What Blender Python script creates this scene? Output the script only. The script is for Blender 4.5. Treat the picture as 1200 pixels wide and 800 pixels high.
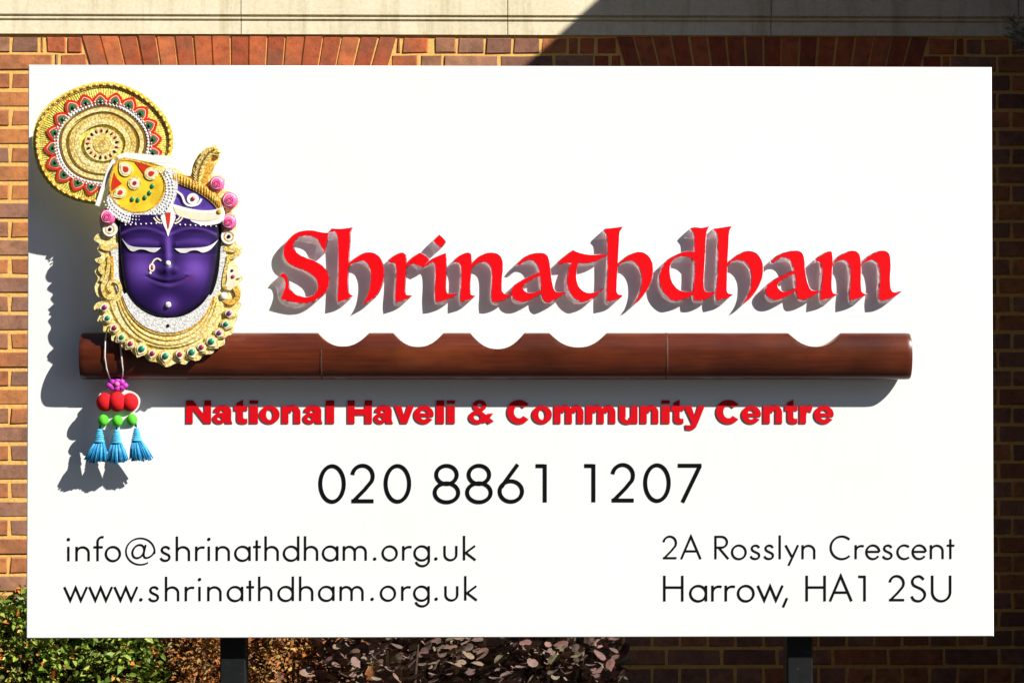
import bpy, bmesh, math, random
import numpy as np
from mathutils import Vector, Matrix
from mathutils.geometry import delaunay_2d_cdt

random.seed(7)
for o in list(bpy.data.objects):
    bpy.data.objects.remove(o)
scene = bpy.context.scene
COL = scene.collection
PI = math.pi

# ------------------------------------------------------------------ camera
F_PX = 2400.0
CAM = Vector((0.094, -6.0, 1.525))
YAW = math.radians(0.90)      # turned slightly to the right
PIT = math.radians(0.90)      # tilted slightly up
ROLL = math.radians(0.0)
cam_data = bpy.data.cameras.new('camera')
cam_data.sensor_width = 36.0
cam_data.lens = 36.0 * F_PX / 1200.0
cam_data.clip_end = 2000.0
cam = bpy.data.objects.new('camera', cam_data)
COL.objects.link(cam)
cam.location = CAM
FWD = Vector((math.sin(YAW) * math.cos(PIT), math.cos(YAW) * math.cos(PIT), math.sin(PIT)))
q = FWD.to_track_quat('-Z', 'Y')
cam.rotation_mode = 'QUATERNION'
cam.rotation_quaternion = q
scene.camera = cam
RIGHT = q @ Vector((1, 0, 0))
UP = q @ Vector((0, 1, 0))

def W(px, py, Y=0.0):
    """photo pixel -> point on the vertical plane at depth Y"""
    d = FWD * F_PX + RIGHT * (px - 600.0) + UP * (400.0 - py)
    t = (Y - CAM.y) / d.y
    return CAM + d * t

def PX(p):
    v = Vector(p) - CAM
    z = v.dot(FWD)
    return 600 + F_PX * v.dot(RIGHT) / z, 400 - F_PX * v.dot(UP) / z

S = 0.0025          # metres per pixel on the board
YW = 2.30           # wall face

# ------------------------------------------------------------------ light
SUN = Vector((-1.5, 1.0, -1.35)).normalized()      # direction the light travels
world = bpy.data.worlds.new('World')
scene.world = world
world.use_nodes = True
wn = world.node_tree
bg = wn.nodes['Background']
sky = wn.nodes.new('ShaderNodeTexSky')
sky.sky_type = 'NISHITA'
sky.sun_disc = False
sky.sun_elevation = math.asin(-SUN.z)
sky.air_density = 1.0; sky.dust_density = 0.3; sky.ozone_density = 3.0
sky.sun_rotation = math.atan2(-SUN.x, -SUN.y)
wn.links.new(sky.outputs[0], bg.inputs[0])
bg.inputs[1].default_value = 0.05
sun_data = bpy.data.lights.new('sun', 'SUN')
sun_data.energy = 5.0
sun_data.angle = math.radians(0.5)
sun_data.color = (1.0, 0.95, 0.875)
sun = bpy.data.objects.new('sun', sun_data)
sun.rotation_mode = 'QUATERNION'
sun.rotation_quaternion = SUN.to_track_quat('-Z', 'Y')
sun.location = (6, -6, 8)
COL.objects.link(sun)
vs = scene.view_settings
vs.view_transform = 'Standard'
vs.look = 'None'
vs.exposure = 0.77
vs.gamma = 1.0
vs.use_curve_mapping = False

# ------------------------------------------------------------------ materials
def lin(c):
    return tuple(((v / 255.0) / 12.92 if v / 255.0 <= 0.04045 else ((v / 255.0 + 0.055) / 1.055) ** 2.4) for v in c)

class Mat:
    def __init__(s, name, rough=0.6, spec=0.4):
        s.m = bpy.data.materials.new(name)
        s.m.use_nodes = True
        s.nt = s.m.node_tree
        s.b = s.nt.nodes['Principled BSDF']
        s.b.inputs['Roughness'].default_value = rough
        s.b.inputs['Specular IOR Level'].default_value = spec
    def n(s, t, **kw):
        nd = s.nt.nodes.new(t)
        for k, v in kw.items():
            setattr(nd, k, v)
        return nd
    def l(s, a, b):
        s.nt.links.new(a, b)
    def pos(s, scale=(1, 1, 1)):
        g = s.n('ShaderNodeNewGeometry')
        mp = s.n('ShaderNodeMapping')
        mp.inputs['Scale'].default_value = scale
        s.l(g.outputs['Position'], mp.inputs[0])
        return mp.outputs[0]
    def noise(s, scale, detail=4, rough=0.6, vec=None, stretch=(1, 1, 1)):
        nz = s.n('ShaderNodeTexNoise')
        nz.inputs['Scale'].default_value = scale
        nz.inputs['Detail'].default_value = detail
        nz.inputs['Roughness'].default_value = rough
        s.l(vec if vec is not None else s.pos(stretch), nz.inputs['Vector'])
        return nz.outputs['Fac']
    def ramp(s, fac, stops, interp='LINEAR'):
        r = s.n('ShaderNodeValToRGB')
        r.color_ramp.interpolation = interp
        e = r.color_ramp.elements
        while len(e) < len(stops):
            e.new(0.5)
        for i, (p, c) in enumerate(stops):
            e[i].position = p
            e[i].color = (c[0], c[1], c[2], 1)
        s.l(fac, r.inputs[0])
        return r.outputs[0]
    def mix(s, fac, a, b, mode='MIX'):
        mx = s.n('ShaderNodeMix', data_type='RGBA', blend_type=mode)
        for sock, v in ((mx.inputs[0], fac), (mx.inputs[6], a), (mx.inputs[7], b)):
            if isinstance(v, (int, float)):
                sock.default_value = v
            elif isinstance(v, tuple):
                sock.default_value = (v[0], v[1], v[2], 1)
            else:
                s.l(v, sock)
        return mx.outputs[2]
    def color(s, c):
        if isinstance(c, tuple):
            s.b.inputs['Base Color'].default_value = (c[0], c[1], c[2], 1)
        else:
            s.l(c, s.b.inputs['Base Color'])
        return s
    def bump(s, fac, strength=0.3, dist=0.002):
        bp = s.n('ShaderNodeBump')
        bp.inputs['Strength'].default_value = strength
        bp.inputs['Distance'].default_value = dist
        s.l(fac, bp.inputs['Height'])
        s.l(bp.outputs[0], s.b.inputs['Normal'])
        return s

def simple(name, c, rough=0.5, spec=0.4, var=0.15, scale=60, bump=0.0):
    m = Mat(name, rough, spec)
    nz = m.noise(scale)
    d = tuple(v * (1 - var) for v in c)
    u = tuple(min(1, v * (1 + var)) for v in c)
    m.color(m.ramp(nz, [(0.3, d), (0.7, u)]))
    if bump:
        m.bump(nz, bump, 0.002)
    return m.m

M = {}
# white enamelled panel
m = Mat('white_panel', 0.32, 0.4)
nz = m.noise(1.3, 5, 0.6)
fine = m.noise(40, 3, 0.6, stretch=(1, 1, 0.12))
c = m.ramp(nz, [(0.3, (0.78, 0.80, 0.80)), (0.7, (0.85, 0.865, 0.85))])
c2 = m.ramp(fine, [(0.35, (0.99, 0.99, 0.985)), (0.6, (1, 1, 1))])
m.color(m.mix(1.0, c, c2, 'MULTIPLY'))
m.bump(nz, 0.05, 0.01)
M['panel'] = m.m
M['panel_edge'] = simple('panel_edge', (0.28, 0.28, 0.29), 0.4, 0.5)
m = Mat('black_paint', 0.5, 0.25)
nz = m.noise(35, 6, 0.7)
m.color(m.ramp(nz, [(0.35, (0.006, 0.007, 0.008)), (0.66, (0.011, 0.012, 0.013)), (0.74, (0.12, 0.12, 0.12))]))
m.bump(nz, 0.2, 0.002)
M['post'] = m.m
M['ink'] = simple('black_vinyl', (0.004, 0.004, 0.005), 0.55, 0.08)
# red letter face
M['red'] = simple('red_acrylic', (0.74, 0.002, 0.006), 0.4, 0.25, 0.04, 14)
M['red_small'] = simple('red_vinyl_letter', (0.60, 0.002, 0.008), 0.42, 0.25, 0.05)
M['red_side'] = simple('red_letter_return', (0.22, 0.004, 0.006), 0.5, 0.2)
# clear acrylic block
m = Mat('clear_acrylic', 0.08, 0.5)
m.color((0.86, 0.70, 0.74))
tr = m.n('ShaderNodeBsdfTransparent')
mot = m.noise(55, 4, 0.6, stretch=(1.5, 1.5, 0.7))
tc = m.ramp(mot, [(0.38, (0.25, 0.20, 0.23)), (0.50, (0.62, 0.54, 0.58)), (0.60, (1.0, 0.99, 0.99))])  # mottled tint stands in for light streaks refracted by the block
m.l(tc, tr.inputs[0])
lw = m.n('ShaderNodeLayerWeight'); lw.inputs[0].default_value = 0.25
mp = m.n('ShaderNodeMapRange'); mp.inputs[3].default_value = 0.03; mp.inputs[4].default_value = 0.3
m.l(lw.outputs['Fresnel'], mp.inputs[0])
mixs = m.n('ShaderNodeMixShader')
m.l(mp.outputs[0], mixs.inputs[0]); m.l(tr.outputs[0], mixs.inputs[1]); m.l(m.b.outputs[0], mixs.inputs[2])
m.l(mixs.outputs[0], m.nt.nodes['Material Output'].inputs[0])
M['acrylic'] = m.m
m = Mat('clear_sheet', 0.1, 0.5)
tr = m.n('ShaderNodeBsdfTransparent'); tr.inputs[0].default_value = (0.97, 0.95, 0.955, 1)
m.l(tr.outputs[0], m.nt.nodes['Material Output'].inputs[0])
M['clear'] = m.m
m = Mat('acrylic_edge', 0.10, 0.5)
m.color((0.85, 0.72, 0.75))
mot = m.noise(70, 4, 0.6, stretch=(1.0, 0.35, 1.0))
tl = m.n('ShaderNodeBsdfTranslucent')
m.l(m.ramp(mot, [(0.38, (0.62, 0.44, 0.50)), (0.55, (0.99, 0.92, 0.94))]), tl.inputs[0])  # mottled edge colour, also imitating streaks of refracted light
tr = m.n('ShaderNodeBsdfTransparent'); tr.inputs[0].default_value = (0.96, 0.90, 0.92, 1)
m1 = m.n('ShaderNodeMixShader')
m.l(m.ramp(mot, [(0.42, (0.60,) * 3), (0.60, (0.95,) * 3)]), m1.inputs[0])
m.l(tr.outputs[0], m1.inputs[1]); m.l(tl.outputs[0], m1.inputs[2])
mixs = m.n('ShaderNodeMixShader'); mixs.inputs[0].default_value = 0.10
m.l(m1.outputs[0], mixs.inputs[1]); m.l(m.b.outputs[0], mixs.inputs[2])
m.l(mixs.outputs[0], m.nt.nodes['Material Output'].inputs[0])
M['acrylic_side'] = m.m
# bamboo
m = Mat('dark_bamboo', 0.30, 0.45)
g1 = m.noise(16, 7, 0.7, stretch=(0.35, 4, 9))
g2 = m.noise(2.2, 3, 0.6)
c = m.ramp(g1, [(0.25, (0.062, 0.011, 0.005)), (0.5, (0.092, 0.017, 0.006)), (0.75, (0.135, 0.027, 0.008))])
g3 = m.noise(5, 4, 0.6, stretch=(0.8, 1, 2.0))
c = m.mix(m.ramp(g3, [(0.52, (0, 0, 0)), (0.75, (0.6, 0.6, 0.6))]), c, (0.16, 0.040, 0.011))
c2 = m.ramp(g2, [(0.33, (0.42, 0.42, 0.42)), (0.6, (1.15, 1.15, 1.15))])
m.color(m.mix(1.0, c, c2, 'MULTIPLY'))
m.bump(g1, 0.08, 0.001)
M['bamboo'] = m.m
M['bamboo_node'] = simple('bamboo_joint', (0.085, 0.035, 0.02), 0.55, 0.3, 0.5, 50, 0.3)
M['bamboo_cut'] = simple('bamboo_cut_edge', (0.42, 0.22, 0.15), 0.6, 0.2, 0.3, 70, 0.2)
# brick (colour per brick)
def brick_mat(name, per_island, stops, mort):
    m = Mat(name, 0.9, 0.15)
    if per_island:
        r = m.n('ShaderNodeNewGeometry').outputs['Random Per Island']
    else:
        r = m.n('ShaderNodeObjectInfo').outputs['Random']
    c = m.ramp(r, stops, 'CONSTANT')
    n1 = m.noise(28, 6, 0.7)
    n2 = m.noise(9, 3, 0.6)
    c = m.mix(1.0, c, m.ramp(n1, [(0.25, (0.55, 0.52, 0.5)), (0.5, (1, 1, 1)), (0.75, (1.3, 1.25, 1.2))]), 'MULTIPLY')
    c = m.mix(m.ramp(n2, [(0.42, (0, 0, 0)), (0.7, (0.55, 0.55, 0.55))]), c, (0.17, 0.095, 0.06))
    n3 = m.noise(120, 4, 0.7)
    c = m.mix(m.ramp(n3, [(0.62, (0, 0, 0)), (0.7, (0.7, 0.7, 0.7))]), c, (0.02, 0.012, 0.01))
    m.color(c)
    m.bump(n1, 0.6, 0.004)
    return m.m
STOCK = [(0.0, (0.46, 0.175, 0.070)), (0.16, (0.36, 0.165, 0.090)), (0.32, (0.52, 0.205, 0.072)),
         (0.46, (0.31, 0.155, 0.100)), (0.62, (0.43, 0.150, 0.064)), (0.76, (0.25, 0.120, 0.080)), (0.88, (0.38, 0.190, 0.110))]
REDB = [(0.0, (0.50, 0.130, 0.048)), (0.3, (0.42, 0.100, 0.040)), (0.6, (0.54, 0.155, 0.058)), (0.82, (0.36, 0.085, 0.036))]
M['brick'] = brick_mat('stock_brick', False, STOCK, None)
M['brick_isl'] = brick_mat('stock_brick_mass', True, STOCK, None)
M['redbrick'] = brick_mat('red_rubbed_brick', False, REDB, None)
m = Mat('mortar', 0.95, 0.1)
n1 = m.noise(60, 5, 0.7)
m.color(m.ramp(n1, [(0.3, (0.66, 0.38, 0.10)), (0.7, (0.86, 0.55, 0.17))]))
m.bump(n1, 0.6, 0.004)
M['mortar'] = m.m
m = Mat('cream_stone', 0.85, 0.15)
n1 = m.noise(3, 6, 0.65)
n2 = m.noise(60, 5, 0.7)
c = m.ramp(n1, [(0.3, (0.76, 0.68, 0.47)), (0.7, (0.86, 0.79, 0.58))])
n4 = m.noise(5, 5, 0.65, stretch=(3.0, 1, 0.35))
c = m.mix(1.0, c, m.ramp(n4, [(0.30, (0.78, 0.74, 0.66)), (0.5, (1, 1, 1))]), 'MULTIPLY')
m.color(m.mix(1.0, c, m.ramp(n2, [(0.3, (0.85, 0.84, 0.82)), (0.6, (1, 1, 1))]), 'MULTIPLY'))
m.bump(n2, 0.25, 0.002)
M['stone'] = m.m
# wing brick, procedural
m = Mat('wing_brick', 0.9, 0.1)
bt = m.n('ShaderNodeTexBrick')
sep = m.n('ShaderNodeSeparateXYZ'); cmb = m.n('ShaderNodeCombineXYZ')
add = m.n('ShaderNodeMath', operation='ADD')
g = m.n('ShaderNodeNewGeometry')
m.l(g.outputs['Position'], sep.inputs[0])
m.l(sep.outputs[0], add.inputs[0]); m.l(sep.outputs[1], add.inputs[1])
m.l(add.outputs[0], cmb.inputs[0]); m.l(sep.outputs[2], cmb.inputs[1])
m.l(cmb.outputs[0], bt.inputs['Vector'])
for k, v in (('Scale', 1.0), ('Brick Width', 0.225), ('Row Height', 0.075), ('Mortar Size', 0.006)):
    bt.inputs[k].default_value = v
bt.inputs['Color1'].default_value = (0.22, 0.085, 0.045, 1)
bt.inputs['Color2'].default_value = (0.14, 0.065, 0.045, 1)
bt.inputs['Mortar'].default_value = (0.4, 0.25, 0.1, 1)
m.color(bt.outputs[0])
M['wing'] = m.m
M['roof'] = simple('roof_tile', (0.10, 0.045, 0.03), 0.8, 0.2, 0.4, 20, 0.4)
M['white_frame'] = simple('white_window_frame', (0.7, 0.7, 0.68), 0.4, 0.4)
m = Mat('window_glass', 0.03, 0.5); m.color((0.012, 0.014, 0.016)); M['glass'] = m.m
M['soil'] = simple('soil', (0.035, 0.024, 0.016), 0.95, 0.1, 0.5, 14, 0.8)
M['asphalt'] = simple('asphalt', (0.05, 0.05, 0.052), 0.9, 0.2, 0.3, 30, 0.4)
M['paving'] = simple('paving', (0.22, 0.20, 0.17), 0.9, 0.2, 0.25, 8, 0.3)
M['bark'] = simple('bark', (0.05, 0.035, 0.025), 0.9, 0.1, 0.4, 50, 0.5)

def leaf_mat(name, stops, rough=0.45):
    m = Mat(name, rough, 0.35)
    r = m.n('ShaderNodeNewGeometry').outputs['Random Per Island']
    ro = m.n('ShaderNodeObjectInfo').outputs['Random']
    ad = m.n('ShaderNodeMath', operation='ADD'); m.l(r, ad.inputs[0]); m.l(ro, ad.inputs[1])
    fr = m.n('ShaderNodeMath', operation='FRACT'); m.l(ad.outputs[0], fr.inputs[0])
    c = m.ramp(fr.outputs[0], stops)
    nz = m.noise(70, 3, 0.6)
    c = m.mix(1.0, c, m.ramp(nz, [(0.3, (0.7, 0.7, 0.7)), (0.7, (1.25, 1.25, 1.25))]), 'MULTIPLY')
    m.color(c)
    return m.m
M['leaf_green'] = leaf_mat('green_leaf', [(0.0, (0.045, 0.085, 0.012)), (0.4, (0.13, 0.20, 0.025)), (0.72, (0.26, 0.34, 0.05)),
                                          (0.93, (0.38, 0.42, 0.10)), (0.965, (0.50, 0.11, 0.02)), (1.0, (0.60, 0.18, 0.05))])
M['leaf_orange'] = leaf_mat('rust_leaf', [(0.0, (0.12, 0.07, 0.02)), (0.35, (0.30, 0.12, 0.03)), (0.6, (0.42, 0.17, 0.05)), (0.8, (0.20, 0.19, 0.05)), (1.0, (0.45, 0.10, 0.03))])
M['leaf_purple'] = leaf_mat('smoke_bush_leaf', [(0.0, (0.13, 0.085, 0.075)), (0.35, (0.20, 0.13, 0.11)), (0.6, (0.20, 0.175, 0.10)), (0.8, (0.22, 0.11, 0.095)), (1.0, (0.11, 0.075, 0.065))], 0.7)
M['leaf_dark'] = leaf_mat('dark_evergreen_leaf', [(0.0, (0.14, 0.16, 0.10)), (0.5, (0.24, 0.27, 0.19)), (1.0, (0.36, 0.38, 0.30))])

# ornament paints
def gold(name, a, b, dark, scale):
    m = Mat(name, 0.42, 0.4)
    v = m.n('ShaderNodeTexVoronoi'); v.inputs['Scale'].default_value = scale
    m.l(m.pos(), v.inputs['Vector'])
    n1 = m.noise(25, 4, 0.6)
    c = m.ramp(n1, [(0.35, a), (0.65, b)])
    k = m.ramp(v.outputs['Distance'], [(0.42, (0, 0, 0)), (0.66, (0.6, 0.6, 0.6))])
    m.color(m.mix(k, c, dark))
    m.bump(v.outputs['Distance'], 0.35, 0.002)
    return m.m
M['gold'] = gold('gold_bead', (0.80, 0.58, 0.13), (0.88, 0.74, 0.30), (0.26, 0.12, 0.015), 170)
M['gold_pale'] = gold('pale_gold', (0.88, 0.74, 0.26), (0.92, 0.84, 0.44), (0.42, 0.24, 0.04), 150)
M['gold_fan'] = gold('fan_gold', (0.84, 0.72, 0.12), (0.92, 0.84, 0.24), (0.28, 0.20, 0.01), 190)
M['gold_orange'] = gold('orange_gold', (0.78, 0.40, 0.05), (0.84, 0.55, 0.10), (0.26, 0.09, 0.01), 160)
M['pearl'] = gold('pearl_white', (0.78, 0.78, 0.76), (0.84, 0.84, 0.80), (0.30, 0.30, 0.32), 210)
M['cream'] = simple('cream_enamel', (0.80, 0.74, 0.55), 0.4, 0.4, 0.08, 60, 0.1)
M['rim_brown'] = simple('brown_bead', (0.22, 0.11, 0.02), 0.5, 0.3, 0.4, 200)
M['orn_white'] = simple('white_enamel', (0.82, 0.81, 0.78), 0.4, 0.4, 0.04)
M['yellow'] = simple('yellow_enamel', (0.84, 0.54, 0.03), 0.4, 0.4, 0.28, 26, 0.1)
M['red_enamel'] = simple('red_enamel', (0.60, 0.035, 0.015), 0.35, 0.5, 0.15)
M['green_enamel'] = simple('green_gem', (0.015, 0.22, 0.09), 0.25, 0.6, 0.3, 90)
M['ruby'] = simple('ruby_gem', (0.35, 0.02, 0.05), 0.25, 0.6, 0.3, 90)
M['violet_gem'] = simple('violet_gem', (0.20, 0.03, 0.16), 0.25, 0.6, 0.3, 90)
M['black'] = simple('black_enamel', (0.006, 0.005, 0.008), 0.4, 0.4)
M['pink'] = simple('pink_flower', (0.78, 0.13, 0.32), 0.5, 0.3, 0.25, 120, 0.3)
M['pink_dark'] = simple('deep_pink', (0.50, 0.03, 0.14), 0.5, 0.3, 0.25, 120)
M['magenta'] = simple('magenta_rose', (0.45, 0.04, 0.42), 0.5, 0.3, 0.25, 120, 0.3)
M['red_ball'] = simple('red_bead', (0.62, 0.012, 0.018), 0.8, 0.15, 0.15, 90, 0.25)
M['green_bead'] = simple('green_bead', (0.09, 0.55, 0.03), 0.7, 0.2, 0.2, 90, 0.25)
M['blue_thread'] = simple('blue_thread', (0.012, 0.27, 0.55), 0.55, 0.3, 0.3, 150)
M['blue_pale'] = simple('pale_blue_thread', (0.10, 0.50, 0.75), 0.55, 0.3, 0.3, 150)
M['blue_dark'] = simple('dark_blue_thread', (0.006, 0.05, 0.19), 0.55, 0.3, 0.3, 150)
M['string'] = simple('pale_string', (0.62, 0.60, 0.55), 0.6, 0.2)
m = Mat('violet_face', 0.34, 0.4)
at = m.n('ShaderNodeVertexColor'); at.layer_name = 'paint'
m.color(at.outputs[0])
M['face'] = m.m
M['purple_cloth'] = simple('purple_cloth', (0.075, 0.035, 0.26), 0.5, 0.3, 0.3, 40)
M['spacer'] = simple('steel_spacer', (0.35, 0.35, 0.36), 0.35, 0.6)

# ------------------------------------------------------------------ object helpers
def link(name, me, mat=None, parent=None):
    o = bpy.data.objects.new(name, me)
    COL.objects.link(o)
    if mat is not None and me is not None and not me.materials:
        me.materials.append(mat)
    if parent is not None:
        o.parent = parent
    return o

def mesh(name, verts, faces, mat=None, parent=None, smooth=False, fix=True):
    me = bpy.data.meshes.new(name)
    me.from_pydata([tuple(v) for v in verts], [], faces)
    if fix:
        bm = bmesh.new(); bm.from_mesh(me)
        bmesh.ops.recalc_face_normals(bm, faces=bm.faces)
        bm.to_mesh(me); bm.free()
    if smooth:
        me.shade_smooth()
    return link(name, me, mat, parent)

def thing(name, label, cat, loc=(0, 0, 0), group=None):
    o = bpy.data.objects.new(name, None)
    COL.objects.link(o)
    o.location = loc
    o.empty_display_size = 0.1
    o['label'] = label; o['category'] = cat
    if group: o['group'] = group
    return o

def adopt(o, root):
    """parent keeping world coordinates (roots are only translated)"""
    o.parent = root
    o.matrix_parent_inverse = Matrix.Translation(-Vector(root.location)) if root.parent is None else Matrix.Identity(4)
    return o

class MB:
    def __init__(s): s.v = []; s.f = []
    def add(s, v, f):
        k = len(s.v); s.v += [tuple(p) for p in v]; s.f += [tuple(i + k for i in q) for q in f]
        return s
    def box(s, a, b):
        x0, y0, z0 = a; x1, y1, z1 = b
        s.add([(x0, y0, z0), (x1, y0, z0), (x1, y1, z0), (x0, y1, z0), (x0, y0, z1), (x1, y0, z1), (x1, y1, z1), (x0, y1, z1)],
              [(0, 3, 2, 1), (4, 5, 6, 7), (0, 1, 5, 4), (1, 2, 6, 5), (2, 3, 7, 6), (3, 0, 4, 7)])
        return s
    def tube(s, pts, rad, n=8, cap=True):
        pts = [Vector(p) for p in pts]
        k = len(pts)
        rad = [rad] * k if isinstance(rad, (int, float)) else rad
        rings = []
        for i, p in enumerate(pts):
            t = (pts[min(i + 1, k - 1)] - pts[max(i - 1, 0)]).normalized()
            a = t.orthogonal().normalized() if i == 0 else (pa - t * pa.dot(t)).normalized()
            pa = a
            b = t.cross(a)
            rings.append([p + (a * math.cos(2 * PI * j / n) + b * math.sin(2 * PI * j / n)) * rad[i] for j in range(n)])
        v = [p for r in rings for p in r]
        f = [(i * n + j, i * n + (j + 1) % n, (i + 1) * n + (j + 1) % n, (i + 1) * n + j) for i in range(k - 1) for j in range(n)]
        if cap:
            f.append(tuple(range(n))[::-1]); f.append(tuple((k - 1) * n + j for j in range(n)))
        return s.add(v, f)
    def ball(s, c, r, n=12, m_=7, front_only=False):
        rx, ry, rz = (r, r, r) if isinstance(r, (int, float)) else r
        v = [(c[0], c[1], c[2] + rz)]
        for i in range(1, m_):
            th = PI * i / m_
            for j in range(n):
                ph = 2 * PI * j / n
                v.append((c[0] + rx * math.sin(th) * math.cos(ph), c[1] + ry * math.sin(th) * math.sin(ph), c[2] + rz * math.cos(th)))
        v.append((c[0], c[1], c[2] - rz))
        f = [(0, 1 + j, 1 + (j + 1) % n) for j in range(n)]
        for i in range(m_ - 2):
            for j in range(n):
                a = 1 + i * n + j; b = 1 + i * n + (j + 1) % n
                f.append((a, a + n, b + n, b))
        e = len(v) - 1
        f += [(e, 1 + (m_ - 2) * n + (j + 1) % n, 1 + (m_ - 2) * n + j) for j in range(n)]
        return s.add(v, f)
    def build(s, name, mat=None, parent=None, smooth=False):
        return mesh(name, s.v, s.f, mat, parent, smooth)

# ------------------------------------------------------------------ 2-D shapes (photo pixels) -> union -> extruded mesh
def smooth_poly(pts, sub=4):
    """closed outline; a third element in a point marks a corner"""
    n = len(pts)
    out = []
    for i in range(n):
        p0, p1, p2, p3 = pts[i - 1], pts[i], pts[(i + 1) % n], pts[(i + 2) % n]
        if len(p1) > 2: p0 = p1
        if len(p2) > 2: p3 = p2
        for k in range(sub):
            t = k / sub
            out.append(tuple(0.5 * (2 * p1[d] + (p2[d] - p0[d]) * t + (2 * p0[d] - 5 * p1[d] + 4 * p2[d] - p3[d]) * t * t +
                                    (3 * p1[d] - p0[d] - 3 * p2[d] + p3[d]) * t ** 3) for d in (0, 1)))
    return out

def curve(pts, sub=6):
    """open smooth polyline"""
    out = []
    n = len(pts)
    for i in range(n - 1):
        p0, p1, p2, p3 = pts[max(i - 1, 0)], pts[i], pts[i + 1], pts[min(i + 2, n - 1)]
        for k in range(sub):
            t = k / sub
            out.append(tuple(0.5 * (2 * p1[d] + (p2[d] - p0[d]) * t + (2 * p0[d] - 5 * p1[d] + 4 * p2[d] - p3[d]) * t * t +
                                    (3 * p1[d] - p0[d] - 3 * p2[d] + p3[d]) * t ** 3) for d in (0, 1)))
    out.append(tuple(pts[-1][:2]))
    return out

def ribbon(pts, w, closed=False):
    """list of quads along a polyline of width w"""
    P = []
    for p in pts:
        p = Vector(p[:2])
        if not P or (p - P[-1]).length > 1e-3: P.append(p)
    if closed and (P[0] - P[-1]).length < 1e-3: P.pop()
    n = len(P)
    L, R = [], []
    for i in range(n):
        if closed:
            a = (P[i] - P[i - 1]).normalized(); b = (P[(i + 1) % n] - P[i]).normalized()
        else:
            a = (P[i] - P[i - 1]).normalized() if i else (P[1] - P[0]).normalized()
            b = (P[i + 1] - P[i]).normalized() if i < n - 1 else a
        na = Vector((-a.y, a.x)); nb = Vector((-b.y, b.x))
        nn = (na + nb)
        nn = nn.normalized() if nn.length > 1e-6 else na
        k = min(1.0 / max(nn.dot(na), 0.2), 3.2)
        L.append(P[i] + nn * k * w / 2); R.append(P[i] - nn * k * w / 2)
    q = []
    for i in range(n if closed else n - 1):
        j = (i + 1) % n
        q.append([L[i], L[j], R[j], R[i]])
    return q

def ellipse(cx, cy, rx, ry, a0=0, a1=360, n=40):
    full = abs(a1 - a0) >= 360
    k = n if full else n + 1
    return [(cx + rx * math.cos(math.radians(a0 + (a1 - a0) * i / n)), cy - ry * math.sin(math.radians(a0 + (a1 - a0) * i / n))) for i in range(k)]

def ring(cx, cy, rxo, ryo, rxi, ryi, a0=0, a1=360, n=36):
    o = ellipse(cx, cy, rxo, ryo, a0, a1, n); i_ = ellipse(cx, cy, rxi, ryi, a0, a1, n)
    full = abs(a1 - a0) >= 360
    return [[o[i], o[(i + 1) % len(o)], i_[(i + 1) % len(o)], i_[i]] for i in range(n)]

def union(pieces):
    V, Fc = [], []
    for p in pieces:
        k = len(V)
        pts = [Vector((a[0], a[1])) for a in p]
        ar = sum(pts[i].x * pts[(i + 1) % len(pts)].y - pts[(i + 1) % len(pts)].x * pts[i].y for i in range(len(pts)))
        if abs(ar) < 1e-7: continue
        if ar < 0: pts.reverse()
        V += pts; Fc.append(list(range(k, k + len(pts))))
    r = delaunay_2d_cdt(V, [], Fc, 0, 1e-4, True)
    polys = [[V[i] for i in fc] for fc in Fc]
    boxes = [(min(p.x for p in q), max(p.x for p in q), min(p.y for p in q), max(p.y for p in q)) for q in polys]
    def inside(x, y):
        for q, bb in zip(polys, boxes):
            if not (bb[0] <= x <= bb[1] and bb[2] <= y <= bb[3]): continue
            wn_ = 0
            for i in range(len(q)):
                a, b = q[i - 1], q[i]
                if (a.y <= y) != (b.y <= y):
                    cr = (b.x - a.x) * (y - a.y) - (x - a.x) * (b.y - a.y)
                    if b.y > a.y and cr > 0: wn_ += 1
                    elif b.y <= a.y and cr < 0: wn_ -= 1
            if wn_: return True
        return False
    tris = []
    for f in r[2]:
        a, b, c = (r[0][i] for i in f)
        if abs((b.x - a.x) * (c.y - a.y) - (c.x - a.x) * (b.y - a.y)) < 1e-9: continue
        if inside((a.x + b.x + c.x) / 3, (a.y + b.y + c.y) / 3): tris.append(list(f))
    used = sorted({i for t in tris for i in t})
    mp = {u: i for i, u in enumerate(used)}
    return [tuple(r[0][u]) for u in used], [[mp[i] for i in t] for t in tris]

def boundary(tris):
    cnt = {}
    for t in tris:
        for i in range(len(t)):
            a, b = t[i], t[(i + 1) % len(t)]
            cnt.setdefault((min(a, b), max(a, b)), []).append((a, b))
    return [v[0] for v in cnt.values() if len(v) == 1]

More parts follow.
